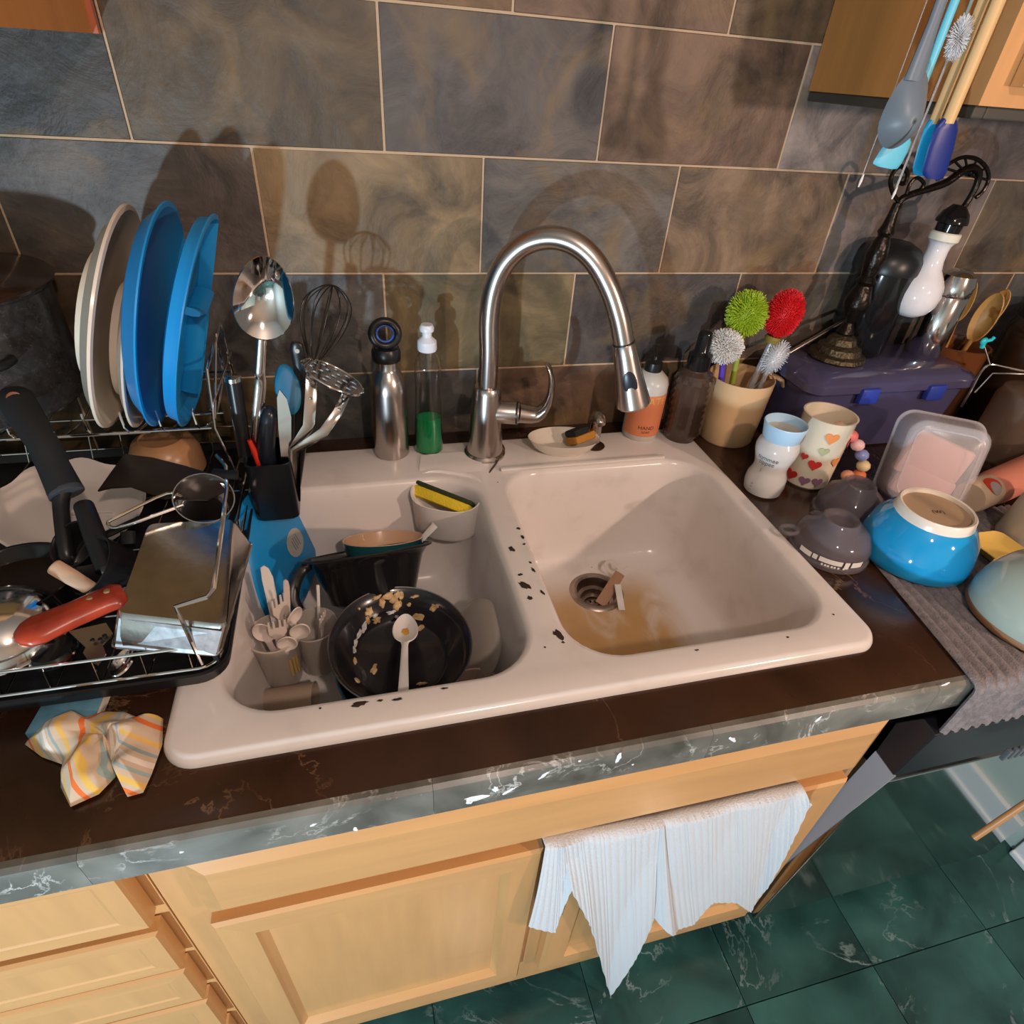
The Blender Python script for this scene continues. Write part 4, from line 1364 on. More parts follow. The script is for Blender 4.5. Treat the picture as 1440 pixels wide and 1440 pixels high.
wz = [Pn(px, py, go2 + V((0, -.03, 0)), (-.62, -.78, 0)) for px, py in ((1352, 572), (1366, 548), (1379, 524), (1392, 513), (1412, 516), (1440, 522))]
part(gj, 'wire_bail', join(tube(smooth_path(wz, 4), .0022, 8), tube([Pn(px, py, go2 + V((0, -.035, 0)), (-.62, -.78, 0)) for px, py in ((1371, 552), (1396, 525), (1440, 526))], .0018, 8), tube([wz[3], Pn(1383, 484, go2 + V((0, -.03, 0)), (-.62, -.78, 0))], .0016, 8)), STEELP)
tcp = Pn(1384, 480, go2 + V((0, -.03, 0)), (-.62, -.78, 0))
part(gj, 'teal_clip', join(ico(tcp, .0075, 2, (1, .6, 1)), tube([tcp, tcp + V((.010, -.004, .004)), tcp + V((.012, -.005, .010))], .003, 8), tube([tcp, tcp + V((.003, 0, -.012))], .004, 8)), mat('teal clip', (.02, .50, .56), .3))

# ------------------------------------------------------------------ hanging utensils in front of the upper cabinet
HY = .262
hr = thing('utensil_rail', 'steel rail in front of the upper cabinet carrying hanging utensils', 'rail', (.85, HY, .80))
part(hr, 'bar', tube([V((.74, HY, .80)), V((1.02, HY, .80))], .005, 10), STEELP)
part(hr, 'bracket', tube([V((.985, HY, .80)), V((.985, .302, .80))], .006, 10), STEELP)
def H(px, py, y=HY):
    return Py(px, py, y)
def up_to_rail(p, q):
    d = (q - p)
    return p + d * ((.797 - p.z) / d.z)
def strip(pts, ws, th, up=(0, -1, 0)):
    return tube(pts, ws, 12, flat=th, up=up)
def ring_at(p, r=.006, t=.0014):
    return tube([p + V((r * math.cos(a), 0, r * math.sin(a) + r * .2)) for a in [2 * PI * i / 16 for i in range(16)]], t, 6, True)
# grey ladle
t = thing('ladle', 'slate grey silicone ladle hanging leftmost from the rail', 'ladle', H(1268, 180))
GS = mat('slate silicone', (.13, .165, .20), .4)
lt, lb = H(1336, 0, HY - .004), H(1277, 122, HY - .004)
lt = V((lb.x, HY - .004, .797))
hn = part(t, 'handle', strip([V((lb.x - .004, HY - .012, lb.z + .004)), V((lb.x, HY - .006, lb.z + .05)), V((lb.x, HY - .004, .70)), lt], [.011, .0065, .005, .0055], [.005, .004, .0035, .003]), GS)
part(hn, 'hanging_ring', ring_at(lt, .008), STEELP)
Lc = H(1276, 170, HY - .02)
def scoop(u, v):
    a = (u - .5) * 2 * PI
    r = v
    x_ = .0250 * r * math.sin(a)
    z_ = .026 * r * math.cos(a) + (.018 * r ** 2 if math.cos(a) > 0 else 0) * math.cos(a)
    return (Lc.x + x_, Lc.y - .020 * (1 - r * r) + .010, Lc.z + z_)
part(t, 'bowl', weld(grid(scoop, 30, 7, .002)[:2], 1e-6), GS)
# light blue spatula behind the ladle
def spatula(label, col, blade_px, w0, w1, y, hm, hw, top_off=0):
    a, b = H(*blade_px[0], y), H(*blade_px[1], y)   # top and bottom of the blade
    t = thing('spatula', label, 'spatula', b)
    rings = []
    for s, k in ((0, .30), (.06, .62), (.2, .9), (.5, 1.0), (.85, .98), (.96, .86), (1, .55)):
        wv = (w0 + (w1 - w0) * s) * k
        c = a.lerp(b, s)
        th = .0042 * (1 - .5 * s)
        rings.append([c + V((wv * math.cos(q) , th * math.sin(q), -.10 * wv * math.cos(q) * (s > .9))) for q in [2 * PI * i / 16 for i in range(16)]])
    part(t, 'blade', loft(rings), col)
    top = V((a.x + top_off, y, .797))
    h = part(t, 'handle', strip([a - V((0, 0, .006)), a.lerp(top, .5), top], [hw, hw, hw * .9], [hw * .7, hw * .7, hw * .6]), hm)
    part(h, 'hanging_ring', ring_at(top, .008), STEELP)
    return t
spatula('light turquoise silicone spatula hanging behind the grey ladle', mat('sky silicone', (.12, .50, .66), .4), ((1270, 190), (1244, 236)), .017, .020, HY + .012, mat('sky silicone', (.12, .50, .66), .4), .005)
HW = mat('beech handle', (.62, .40, .18), .45, var=.15, vscale=15, stretch=(1, 1, .1))
spatula('bright blue spatula with a pale wooden handle behind the navy one', mat('azure silicone', (.01, .30, .55), .38), ((1316, 165), (1296, 248)), .013, .016, HY + .012, HW, .0062)
spatula('navy blue spatula with a pale wooden handle hanging rightmost', mat('navy silicone', (.003, .018, .16), .38), ((1336, 164), (1311, 252)), .017, .0175, HY - .006, HW, .0075)
# two clear plastic stirrers with white tips
for lab_, (px, py), y in (('thin clear stirrer with a white tip hanging below the ladle', (1207, 263), HY + .02), ('thin clear stirrer with a long milky blade beside the blue spatula', (1254, 280), HY + .022)):
    b = H(px, py, y)
    t = thing('stirrer', lab_, 'stirrer', b)
    top = V((b.x + .002, y, .797))
    part(t, 'rod', tube([b + V((0, 0, .012)), top], .0005 if 'ladle' in lab_ else .0012, 6), mat('clear rod', (.85, .85, .86), .2, trans=.6))
    part(t, 'tip', tube([b, b + V((.0005, 0, .006)), b + V((.001, 0, .013))], [.0008, .0016, .0008], 8), WHITEP)
    part(t, 'hook', ring_at(top, .008, .001), STEELP)
# white scrubbing whisk
wt_, wb_ = H(1358, 22, HY + .01), H(1338, 84, HY + .01)
t = thing('bottle_brush', 'fuzzy white bottle brush hanging in front of the cabinet door', 'brush', wb_)
q = part(t, 'fibres', join(bristles((wt_ + wb_) / 2, (wt_ - wb_), .008, (wt_ - wb_).length * .5, 420, .001, .003, .0006)), mat('white fibre', (.74, .74, .76), .7))
q['kind'] = 'stuff'
part(t, 'wire', tube([wb_, wt_, V((wt_.x, HY + .01, .797))], .0018, 8), STEELP)
part(t, 'hook', ring_at(V((wt_.x, HY + .01, .797)), .008, .001), STEELP)

# ================================================================== left hand dish rack and its load
TRY = thing('drip_tray', 'black plastic drip tray under the chrome dish rack', 'tray', (-.2, .3, .0125))
TX0, TX1, TY0, TY1 = -.62, .058, .088, .585
tr = lambda g, z: rrect((TX0 + TX1) / 2, (TY0 + TY1) / 2, z, TX1 - TX0 - 2 * g, TY1 - TY0 - 2 * g, .03 - g * .3, 6)
part(TRY, 'tray_shell', loft([tr(.010, .0128), tr(.004, .0135), tr(0, .030), tr(.003, .031), tr(.008, .018), tr(.02, .0165)]), BLACKP)
RK = thing('dish_rack', 'two tier chrome wire dish rack standing in the black drip tray', 'dish rack', (-.2, .3, .018))
def ring_wire(x0, x1, y0, y1, z, r, rad=.02):
    return tube(rrect((x0 + x1) / 2, (y0 + y1) / 2, z, x1 - x0, y1 - y0, rad, 4), r, 8, True)
part(RK, 'rim_wire', ring_wire(-.60, .050, .100, .575, .062, .0018), CHROME)
part(RK, 'base_wire', ring_wire(-.60, .050, .095, .575, .034, .0016), CHROME)
k = 0
for i in range(15):
    x = -.585 + i * .0435
    part(RK, 'floor_wire', tube([V((x, .100, .062)), V((x, .0965, .036)), V((x, .104, .0275)), V((x, .56, .026)), V((x, .575, .062))], .0009, 6), CHROME)
for y in (.2, .32, .44):
    part(RK, 'cross_wire', tube([V((-.60, y, .062)), V((-.598, y, .024)), V((.048, y, .024)), V((.050, y, .062))], .0016, 6), CHROME)
for x, y in ((-.598, .575), (.048, .575), (-.598, .105), (.046, .105), (.046, .4), (-.598, .4)):
    part(RK, 'foot', tube([V((x, y, .062)), V((x, y, .0185))], .0035, 8), BLACKP)
# upper tier for plates
UZ = .147
part(RK, 'plate_rail', tube([V((-.60, .412, UZ)), V((.024, .412, UZ))], .0022, 8), CHROME)
part(RK, 'plate_rail', tube([V((-.60, .575, UZ + .01)), V((.030, .575, UZ + .01))], .0022, 8), CHROME)
part(RK, 'plate_rail', tube([V((-.60, .49, UZ - .018)), V((.026, .49, UZ - .018))], .0018, 8), CHROME)
for i in range(13):
    x = -.500 + i * .0425
    part(RK, 'plate_prong', tube(smooth_path([V((x - .004, .412, UZ + .030)), V((x, .412, UZ)), V((x + .006, .49, UZ - .018)), V((x + .010, .575, UZ + .01)), V((x + .010, .580, UZ + .06))], 3), .0015, 6), CHROME)
for x in (-.60, .028):
    part(RK, 'side_post', tube([V((x + .016 * (x > 0), .412, .062)), V((x, .412, UZ)), V((x + .004, .43, UZ + .075)), V((x + .004, .575, UZ + .085)), V((x + .008 * (x > 0), .575, .062))], .0022, 8), CHROME)
    part(RK, 'side_brace', join(tube([V((x, .412, UZ + .025)), V((x + .01, .575, UZ + .04))], .0015, 6), tube([V((x, .412, UZ)), V((x + .004, .53, UZ + .085))], .0018, 6)), CHROME)
w1 = [Pz(305, 640, .145), Pz(318, 657, .140), Pz(319, 690, .138), Pz(300, 828, .126), Pz(291, 840, .124), Pz(247, 853, .122), Pz(262, 885, .096), Pz(284, 933, .040)]
part(RK, 'folding_leg', tube(smooth_path(w1[:1], 1) + w1[1:] if False else w1, .0026, 8), CHROME)

def disc_plate(prof, c, n, N=56):
    """prof along the axis n: dish opens towards +n"""
    return xf(lathe(prof, N), frame(c, n))
def plate_prof(R0, depth, flat=.62, t=.0035):
    up = [(0, 0), (R0 * flat, 0), (R0 * (flat + .12), depth * .25), (R0 * .97, depth * .95), (R0, depth)]
    dn = [(R0 * .995, depth + t * .6), (R0 * .955, depth * .95 + t), (R0 * (flat + .09), depth * .25 + t), (R0 * (flat - .03), t), (0, t)]
    return up + dn
def standing(nm, label, cat, c, n, R0, depth, m, flat=.62, t=.0035, foot=None, group=None, chord=None):
    n = V(n).normalized()
    o = V(c) - n * depth
    t_ = thing(nm, label, cat, o - V((0, 0, R0)) * .98, group)
    gb = disc_plate(plate_prof(R0, depth, flat, t), o, n)
    if chord:
        wd = V((0, 1, 0)) - n * n.y
        wd.normalize()
        gb = ([p - wd * max(0, (p - o).dot(wd) - chord - .002 * i / len(gb[0])) for i, p in enumerate(gb[0])], gb[1])
    part(t_, 'body', gb, m)
    if foot:
        part(t_, 'foot_ring', xf(lathe([(foot, 0), (foot - .002, -.010), (foot - .005, -.0105), (foot - .008, 0)], 40), frame(o, n)), m)
    return t_, o, n
standing('dinner_plate', 'cream stoneware dinner plate standing leftmost in the dish rack', 'plate', (-.064, .468, .276), (1, .012, -.303), .137, .016, CREAM, .72, .005, .08)
standing('soup_plate', 'smaller cream bowl tucked between the cream plate and the first blue plate', 'bowl', (-.050, .480, .242), (1, .02, -.25), .112, .010, CREAM, .72, .004, .074)
standing('plastic_plate', 'deep turquoise plastic plate standing in the middle of the rack', 'plate', (-.012, .468, .277), (1, -.03, -.237), .138, .021, BLUE, .74, .003)
tp, o_, n_ = standing('divided_plate', 'turquoise plastic children plate with compartments, rightmost in the rack', 'plate', (.028, .471, .268), (1, -.043, -.31), .136, .018, BLUE, .82, .003, chord=.050)
Mdp = frame(o_, n_)
def inpl(x_, y_, z_):
    return Mdp @ V((x_, y_, z_))
# dividing walls: local x of the frame is the projection of world x, find up direction
upl = Mdp.to_3x3().inverted() @ V((0, 0, 1))
upl.z = 0
upl.normalize()
sdl = V((-upl.y, upl.x, 0))
for a0, a1 in (((0, .015), (.0, -.105)), ((0, .015), (.044, .030)), ((0, .015), (-.044, .030))):
    pts = [Mdp @ (sdl * (a0[0] + (a1[0] - a0[0]) * t) + upl * (a0[1] + (a1[1] - a0[1]) * t) + V((0, 0, .012))) for t in (0, .25, .5, .75, .96)]
    part(tp, 'divider', tube(pts, .005, 10, flat=.013, up=n_), BLUE)
for cx, cy, rr in ((.048, -.05, .040), (-.045, -.05, .040), (0, .070, .036)):
    part(tp, 'well', xf(lathe([(rr, .0045), (rr * .92, .0035), (0, .0032)], 28), Mdp @ T_(sdl * cx + upl * cy)), mat('turquoise well', (.010, .20, .46), .3))

# ------------------------------------------------------------------ stock pot at the far left
pc = V((-.375, .478, .0))
sp_ = thing('stock_pot', 'dark speckled enamel stock pot with a black lid behind the rack at the left edge', 'pot', (-.395, .50, .147))
PM = marble_mat('speckled enamel', (.030, .027, .027), (.085, .08, .078), 60, .26, .03)
pcn = V((-.262, .504, .162))
PRr = .117
part(sp_, 'body', at(pcn, lathe([(0, 0), (PRr - .006, 0), (PRr, .006), (PRr, .142), (PRr + .004, .146), (PRr + .004, .150), (0, .150)], 48)), PM)
part(sp_, 'lid', at(pcn, lathe([(0, .148), (PRr + .006, .148), (PRr + .008, .152), (PRr + .004, .156), (PRr * .92, .158), (PRr * .86, .161), (PRr * .5, .166), (0, .168)], 48)), mat('black brown enamel', (.030, .014, .008), .22, coat=.3))
part(sp_, 'knob', at(pcn, lathe([(0, .166), (.012, .166), (.010, .174), (.020, .180), (.018, .188), (0, .190)], 24)), BLACKP)
part(sp_, 'handle', tube(smooth_path([pcn + V((.03, -PRr + .002, .085)), pcn + V((.05, -PRr - .022, .088)), pcn + V((.085, -PRr + .005, .088)), pcn + V((.088, -PRr + .035, .085))], 5), .006, 10), BLACKP)

# ------------------------------------------------------------------ big white serving plate leaning in the lower tier
wc = V((-.169, .392, .052))
wn = V((.15, -.314, 1.333)).normalized()
wp = thing('serving_plate', 'large white serving plate with a wavy rim leaning in the lower rack at the left', 'plate', wc)
Mw = frame(wc - wn * .018, wn)
def wavy(u, v):
    a = u * 2 * PI
    r = v * .086 * (1 + .018 * math.sin(9 * a) * v ** 3)
    z = .0 if v < .62 else .022 * ((v - .62) / .38) ** 1.3
    return Mw @ V((r * 1.03 * math.cos(a), r * .99 * math.sin(a), z + .0025 * math.sin(9 * a) * v ** 6))
part(wp, 'plate', weld(grid(wavy, 72, 12, .004)[:2], 1e-6), mat('white porcelain', (.72, .62, .55), .16, coat=.4))

# tan bowls behind
tbw = Pz(232, 635, .075)
single('ramekin', 'small tan stoneware bowl upside down behind the black turner in the rack', 'bowl', at(tbw, lathe([(.047, -.030), (.050, -.028), (.048, .0), (.040, .018), (.030, .024), (.028, .022), (0, .022), (0, .018), (.036, .012), (.044, -.028), (.047, -.030)], 40)), mat('tan glaze', (.42, .22, .10), .3, var=.2, vscale=20), tbw)

# ------------------------------------------------------------------ black frying pan with raised handle
fpc = Pz(26, 834, .062)
fp = thing('saucepan', 'black non-stick saucepan at the left with its long handle raised over the white plate', 'pan', fpc)
part(fp, 'pan', at(fpc, vessel([(0, -.022), (.050, -.022), (.056, -.012), (.060, .020), (.062, .022)], .003, 44)), BLACKG)
part(fp, 'base_disc', at(fpc, lathe([(0, .004), (.056, .004), (.056, -.006), (0, -.006)], 40)), mat('seasoned base', (.020, .011, .007), .3))
hpts = [fpc + V((.042, .036, .010)), Pz(93, 775, .085), Pz(86, 715, .115), Pz(88, 690, .128)]
part(fp, 'neck', tube(smooth_path(hpts, 4), [.012, .0085, .0085, .010], 12), BLACKP)
h0, h1, h2 = Pz(92, 690, .128), Pz(58, 620, .170), Pz(20, 560, .205)
part(fp, 'grip', tube(smooth_path([h0, h0.lerp(h1, .5), h1, h1.lerp(h2, .5), h2, h2 + (h2 - h1) * .18], 4), [.0185, .0165, .0165, .0185, .020, .012], 16, flat=[.015, .0125, .012, .012, .011, .006], up=(CAM - h1)), BLACKR)
part(fp, 'ferrule', xf(lathe([(0, -.001), (.0188, -.001), (.0190, .002), (.0175, .006), (0, .006)], 28, 1, .85), frame(h0 - (h1 - h0).normalized() * .004, h1 - h0, (1, 0, 0))), mat('grey ferrule', (.045, .05, .055), .45))
hh = h2 + (CAM - h2).normalized() * .0095
part(fp, 'hang_hole', xf(lathe([(0, .0008), (.006, .0008), (.0075, .0015), (.008, 0), (0, -.001)], 20), frame(hh, CAM - h2)), mat('hole rust', (.18, .05, .015), .5))

# ------------------------------------------------------------------ black handles and cups in the heap
BK = mat('black nylon', (.009, .008, .009), .38)
a0, a1 = Pz(118, 712, .125), Pz(150, 800, .085)
bh = thing('peeler', 'black rounded handle standing up in front of the white serving plate', 'utensil', a1)
part(bh, 'handle', tube(smooth_path([a1, a1.lerp(a0, .5), a0, a0 + (a0 - a1) * .06], 4), [.011, .0115, .0105, .005], 14, flat=[.009, .009, .0085, .004], up=(CAM - a0)), BK)
part(bh, 'blade', tube([a1, a1 + (a1 - a0) * .45], [.006, .005], 10, flat=[.002, .002]), STEELP)
mcn = V((-.6, -.35, .72)).normalized()
mc_ = Pz(152, 800, .080)
mcup = thing('measuring_cup', 'black nylon measuring cup lying tilted beside the loaf tin', 'cup', mc_)
part(mcup, 'cup', xf(vessel([(0, -.02), (.022, -.02), (.028, -.015), (.033, .018), (.034, .020)], .002, 32), frame(mc_, mcn)), BK)
part(mcup, 'handle', tube([mc_ + V((.02, .02, .016)), Pz(180, 748, .105)], [.009, .008], 12, flat=[.004, .004], up=(0, -.5, 1)), BK)
mc2 = Pz(118, 770, .085)
m2 = thing('measuring_cup', 'smaller black cup under the raised pan handle', 'cup', mc2)
part(m2, 'cup', xf(vessel([(0, -.016), (.018, -.016), (.022, -.012), (.027, .014), (.028, .016)], .002, 28), frame(mc2, (-.3, -.5, .8))), BK)
part(m2, 'handle', tube([mc2 + V((.02, .0, .012)), mc2 + V((.06, .02, .02))], [.007, .006], 10, flat=[.003, .003], up=(0, 0, 1)), BK)
# wooden paddle end
b0, b1 = Pz(76, 797, .098), Pz(135, 832, .075)
single('wooden_paddle', 'beige wooden paddle end poking out under the black cups', 'utensil', tube(smooth_path([b0 + (b0 - b1) * .04, b0, b0.lerp(b1, .4), b1], 4), [.004, .0085, .0085, .007], 12, flat=[.0025, .004, .004, .004], up=(CAM - b0)), mat('pale wood', (.55, .36, .24), .5), b0)

# big black turner blade
q = [Pz(*p) for p in ((136, 690, .125), (178, 642, .140), (215, 644, .145), (262, 655, .145), (300, 668, .14), (318, 690, .135), (290, 702, .13), (230, 702, .125), (190, 690, .12), (160, 690, .12))]
cen = sum(q, V()) / len(q)
nrm = (q[3] - q[0]).cross(q[6] - q[0]).normalized()
if nrm.z < 0:
    nrm = -nrm
pl = lambda p: p - nrm * (p - cen).dot(nrm)
tn = thing('turner', 'broad black nylon turner lying across the back of the heap', 'spatula', cen)
part(tn, 'blade', prism([pl(p) for p in q], nrm * .003, .0008), mat('black brown nylon', (.018, .011, .008), .34))
part(tn, 'handle', tube([pl(q[4]) + nrm * .002, Pz(322, 668, .142), Pz(334, 668, .142)], [.008, .007, .007], 10, flat=[.004, .004, .004], up=nrm), BK)

# steel measuring cup with wire loop handle
sc_ = Pz(287, 700, .135)
sn = V((.25, -.45, .85)).normalized()
sm = thing('steel_cup', 'small steel measuring cup with a long wire loop handle on the heap', 'cup', sc_)
Msc = frame(sc_, sn)
part(sm, 'cup', xf(vessel([(0, -.042), (.024, -.042), (.028, -.038), (.031, -.004), (.033, 0)], .0012, 36), Msc), STEELP)
wl_ = [Pz(256, 700, .136), Pz(235, 694, .137), Pz(165, 727, .128), Pz(152, 735, .125), Pz(158, 742, .123), Pz(180, 738, .126), Pz(258, 710, .132)]
part(sm, 'wire_handle', tube(smooth_path(wl_, 4), .0020, 8), CHROME)

# ------------------------------------------------------------------ steel loaf tin upside down
tl, trr_, br_, bl_ = Pz(208, 735, .118), Pz(330, 728, .118), Pz(320, 881, .100), Pz(162, 863, .100)
ltc = (tl + trr_ + br_ + bl_) / 4
fb0, fb1 = Pz(156, 911, .058), Pz(309, 921, .058)
kb0, kb1 = tl + (tl - bl_) * .08 + V((-.012, 0, -.05)), trr_ + (trr_ - br_) * .08 + V((.010, 0, -.05))
lt_ = thing('loaf_tin', 'bright steel loaf tin upside down at the front of the rack', 'tin', (ltc.x, ltc.y, .055))
LTM = mat('worn tin', (.52, .48, .45), .20, 1.0, var=.12, vscale=40, bump=.10, bscale=50)
def rq(c4, r, k=4):
    """rounded quad from four corners"""
    out = []
    for i in range(4):
        p, a, b = c4[i], c4[i - 1], c4[(i + 1) % 4]
        pa, pb = p + (a - p).normalized() * r, p + (b - p).normalized() * r
        for s in range(k + 1):
            t = s / k
            out.append(pa * (1 - t) ** 2 + p * 2 * t * (1 - t) + pb * t * t)
    return out
top4 = [bl_, br_, trr_, tl]
low4 = [fb0, fb1, kb1, kb0]
mid4 = [a.lerp(b, .08) for a, b in zip(top4, low4)]
part(lt_, 'shell', loft([rq(low4, .008), rq([a.lerp(b, .94) for a, b in zip(top4, low4)], .008), rq(mid4, .008), rq([a.lerp(ltc, .03) for a in top4], .008)], False, True), LTM, ang=30)
part(lt_, 'rim', tube(rq(low4, .008), .0016, 6, True), STEELP)
part(lt_, 'front_face', loft([[fb0.lerp(bl_, .03) + V((.004, -.0012, 0)), fb1.lerp(br_, .03) + V((-.004, -.0012, 0)), br_.lerp(fb1, .12) + V((-.004, -.0012, 0)), bl_.lerp(fb0, .12) + V((.004, -.0012, 0))], [fb0.lerp(bl_, .03) + V((.004, -.0004, 0)), fb1.lerp(br_, .03) + V((-.004, -.0004, 0)), br_.lerp(fb1, .12) + V((-.004, -.0004, 0)), bl_.lerp(fb0, .12) + V((.004, -.0004, 0))]]), mat('frosted tin', (.62, .64, .66), .38, 1.0, var=.25, vscale=90), smooth=False)

# ------------------------------------------------------------------ red handled knife
r0, r1 = Pz(36, 893, .100), Pz(163, 838, .104)
kn = thing('knife', 'kitchen knife with a red wooden riveted handle lying across the rack front', 'knife', r0)
rd = (r1 - r0).normalized()
ru = V((0, -.25, 1)).normalized()
RW = mat('red wood', (.30, .018, .010), .28, var=.5, vscale=25, stretch=(1, 1, 1), coat=.4, col2=(.48, .055, .018))
hd_ = part(kn, 'handle', tube(smooth_path([r0 - rd * .008, r0, r0.lerp(r1, .15), r0.lerp(r1, .5), r0.lerp(r1, .85), r1, r1 + rd * .008], 4), [.006, .0145, .0175, .0150, .0150, .0165, .010], 16, flat=[.004, .008, .009, .009, .009, .008, .006], up=ru), RW)
for s in (.72, .92):
    pr_ = r0.lerp(r1, s) + ru * .0086 + (V((0, 1, 0)) * .004)
    part(hd_, 'rivet', xf(lathe([(0, .0012), (.0030, .001), (.0036, -.001), (0, -.001)], 14), frame(pr_, ru)), STEELP)
part(kn, 'blade', prism([r1 + V((0, -.016, -.003)), r1 + rd * .05 + V((0, -.018, -.012)), r1 + rd * .12 + V((0, .002, -.03)), r1 + rd * .05 + V((0, .014, -.012)), r1 + V((0, .012, -.003))], (0, 0, .0016)), STEELP, smooth=False)

# polished steel dome (upturned ladle bowl), black ringed lid, can opener, teaspoon
d0 = Pz(8, 893, .048)
dm_ = thing('mixing_bowl', 'polished steel bowl upside down cut off by the left edge', 'bowl', d0)
part(dm_, 'bowl', at(d0, lathe([(.058, 0), (.0575, .006), (.052, .022), (.040, .036), (.022, .044), (0, .046), (0, .044), (.021, .042), (.039, .034), (.051, .020), (.056, 0), (.058, 0)], 44)), STEELP)
part(dm_, 'rolled_rim', tube([d0 + V((.058 * math.cos(t), .058 * math.sin(t), .001)) for t in [2 * PI * i / 40 for i in range(40)]], .002, 8, True), STEELP)
j0 = Pz(75, 917, .045)
jl = thing('sauce_dish', 'small black dish with a shiny edge under the red knife handle', 'dish', j0)
part(jl, 'disc', at(j0, lathe([(0, .006), (.019, .006), (.022, .003), (.022, -.004), (0, -.004)], 32)), BLACKG)
part(jl, 'edge_ring', tube([j0 + V((.022 * math.cos(t), .022 * math.sin(t), .001)) for t in [2 * PI * i / 32 for i in range(32)]], .0018, 6, True), CHROME)
co_q = [Pz(*p) for p in ((98, 890, .060), (150, 878, .060), (160, 893, .058), (145, 908, .056), (150, 921, .054), (138, 936, .052), (125, 930, .052), (118, 920, .053), (122, 912, .054))]
cop = thing('can_opener', 'flat steel bottle opener with three holes and a pointed end at the rack front', 'opener', co_q[5])
part(cop, 'plate', prism(co_q, (0, 0, .0025)), mat('dull steel', (.42, .36, .32), .35, 1.0))
for px, py in ((130, 900), (141, 899), (147, 894)):
    part(cop, 'hole', at(Pz(px, py, .0622), lathe([(0, .0008), (.0022, .0008), (.0022, -.001), (0, -.001)], 12)), BLACKR)
spoon('teaspoon', 'steel teaspoon with its bowl sticking out under the loaf tin', Pz(205, 880, .052), Pz(172, 931, .040), .034, .020, (0, -.3, 1), STEELP)

# ------------------------------------------------------------------ cutlery caddy and its utensils
CX0, CX1, CY0, CY1, CZ0, CZ1 = .062, .122, .362, .440, .018, .112
cdy = thing('cutlery_caddy', 'black plastic cutlery caddy hooked on the right end of the rack', 'caddy', ((CX0 + CX1) / 2, .4, CZ0))
cr_ = lambda g, z: rrect((CX0 + CX1) / 2, (CY0 + CY1) / 2, z, CX1 - CX0 - 2 * g, CY1 - CY0 - 2 * g, .008, 4)
part(cdy, 'box', loft([cr_(.004, CZ0), cr_(.001, CZ0 + .004), cr_(0, CZ1), cr_(.0025, CZ1), cr_(.003, CZ0 + .008)]), mat('caddy black', (.010, .012, .016), .26))
part(cdy, 'hook', tube([V((CX0 + .002, .385, CZ1 - .004)), V((CX0 - .006, .385, CZ1 + .001)), V((CX0 - .013, .385, CZ1 - .016))], [.008, .008, .008], 8, flat=.0016, up=(0, 0, 1)), MATS['caddy black'])
cf = V(((CX0 + CX1) / 2, .40, CZ0 + .014))
sf = lambda dx, dy: cf + V((dx, dy, 0))
# serving spoon
sbc = Py(371, 424, .405)
ss = thing('serving_spoon', 'large polished steel serving spoon standing up in the black caddy', 'spoon', sf(-.012, -.01))
ax = (sbc - Py(362, 600, .395)).normalized()
sn_ = (CAM - sbc).normalized() + V((.0, 0, -.2))
sn_ = (sn_ - ax * sn_.dot(ax)).normalized()
Mss = frame(sbc, sn_, ax)
def sbowl(u, v):
    a = u * 2 * PI
    return Mss @ V((.050 * v * math.cos(a) * (1 + .06 * math.cos(a)), .0345 * v * math.sin(a) * (1 - .10 * math.cos(a)), -.015 * (1 - v * v)))
part(ss, 'bowl', weld(grid(sbowl, 40, 8, .0016)[:2], 1e-6), CHROME)
part(ss, 'handle', tube(smooth_path([sbc - ax * .047 + sn_ * .0, sbc - ax * .09, Py(366, 545, .40), Py(360, 640, .395), sf(-.012, -.01)], 4), [.0058, .0062, .0070, .0075, .006], 12, flat=[.003, .0026, .0026, .0026, .0026], up=sn_), STEELP)
# black handled knife
k1, k0 = Py(327, 530, .41), Py(345, 640, .40)
kk = thing('knife', 'black handled knife with a steel end cap standing in the caddy', 'knife', sf(-.02, 0))
kd = (k1 - k0).normalized()
part(kk, 'handle', tube([k0, k0.lerp(k1, .5), k1 - kd * .004], [.0105, .0120, .0115], 14, flat=[.009, .010, .010]), BLACKP)
part(kk, 'end_cap', tube([k1 - kd * .005, k1, k1 + kd * .001], [.012, .012, .010], 14, flat=[.0105, .0105, .009]), STEELP)
part(kk, 'blade', tube([k0, sf(-.018, 0)], [.010, .008], 8, flat=[.0012, .0012]), STEELP)
# masher
mC, mN, mR = V((.189, .406, .217)), V((.5, .064, .889)).normalized(), .042
ms = thing('potato_masher', 'steel potato masher with a pierced round head leaning out of the caddy', 'masher', sf(.02, -.01))
Mm = frame(mC, mN)
def circ_pts(r, n=20, z=0, c=(0, 0)):
    return [V((c[0] + r * math.cos(2 * PI * i / n), c[1] + r * math.sin(2 * PI * i / n), z)) for i in range(n)]
holes = [circ_pts(.0055, 10)] + [circ_pts(.0055, 10, 0, (.0155 * math.cos(a), .0155 * math.sin(a))) for a in [2 * PI * i / 6 for i in range(6)]] + [circ_pts(.0052, 10, 0, (.0300 * math.cos(a), .0300 * math.sin(a))) for a in [2 * PI * (i + .5) / 11 for i in range(11)]]
ft, fb = fill([circ_pts(mR, 40)] + holes), None
thick = [loft([[p for p in h], [p + V((0, 0, -.002)) for p in h]], False, False) for h in [circ_pts(mR, 40)] + holes]
low = ([p + V((0, 0, -.002)) for p in ft[0]], [f[::-1] for f in ft[1]])
part(ms, 'pierced_head', xf(weld(join(ft, low, *thick)), Mm), STEELP, ang=30)
part(ms, 'head_rim', xf(tube(circ_pts(mR, 40, -.001), .0022, 8, True), Mm), STEELP)
sl = [Py(438, 530, .40), Py(437, 560, .385), Py(434, 600, .375), Py(412, 632, .37), sf(.022, -.01)]
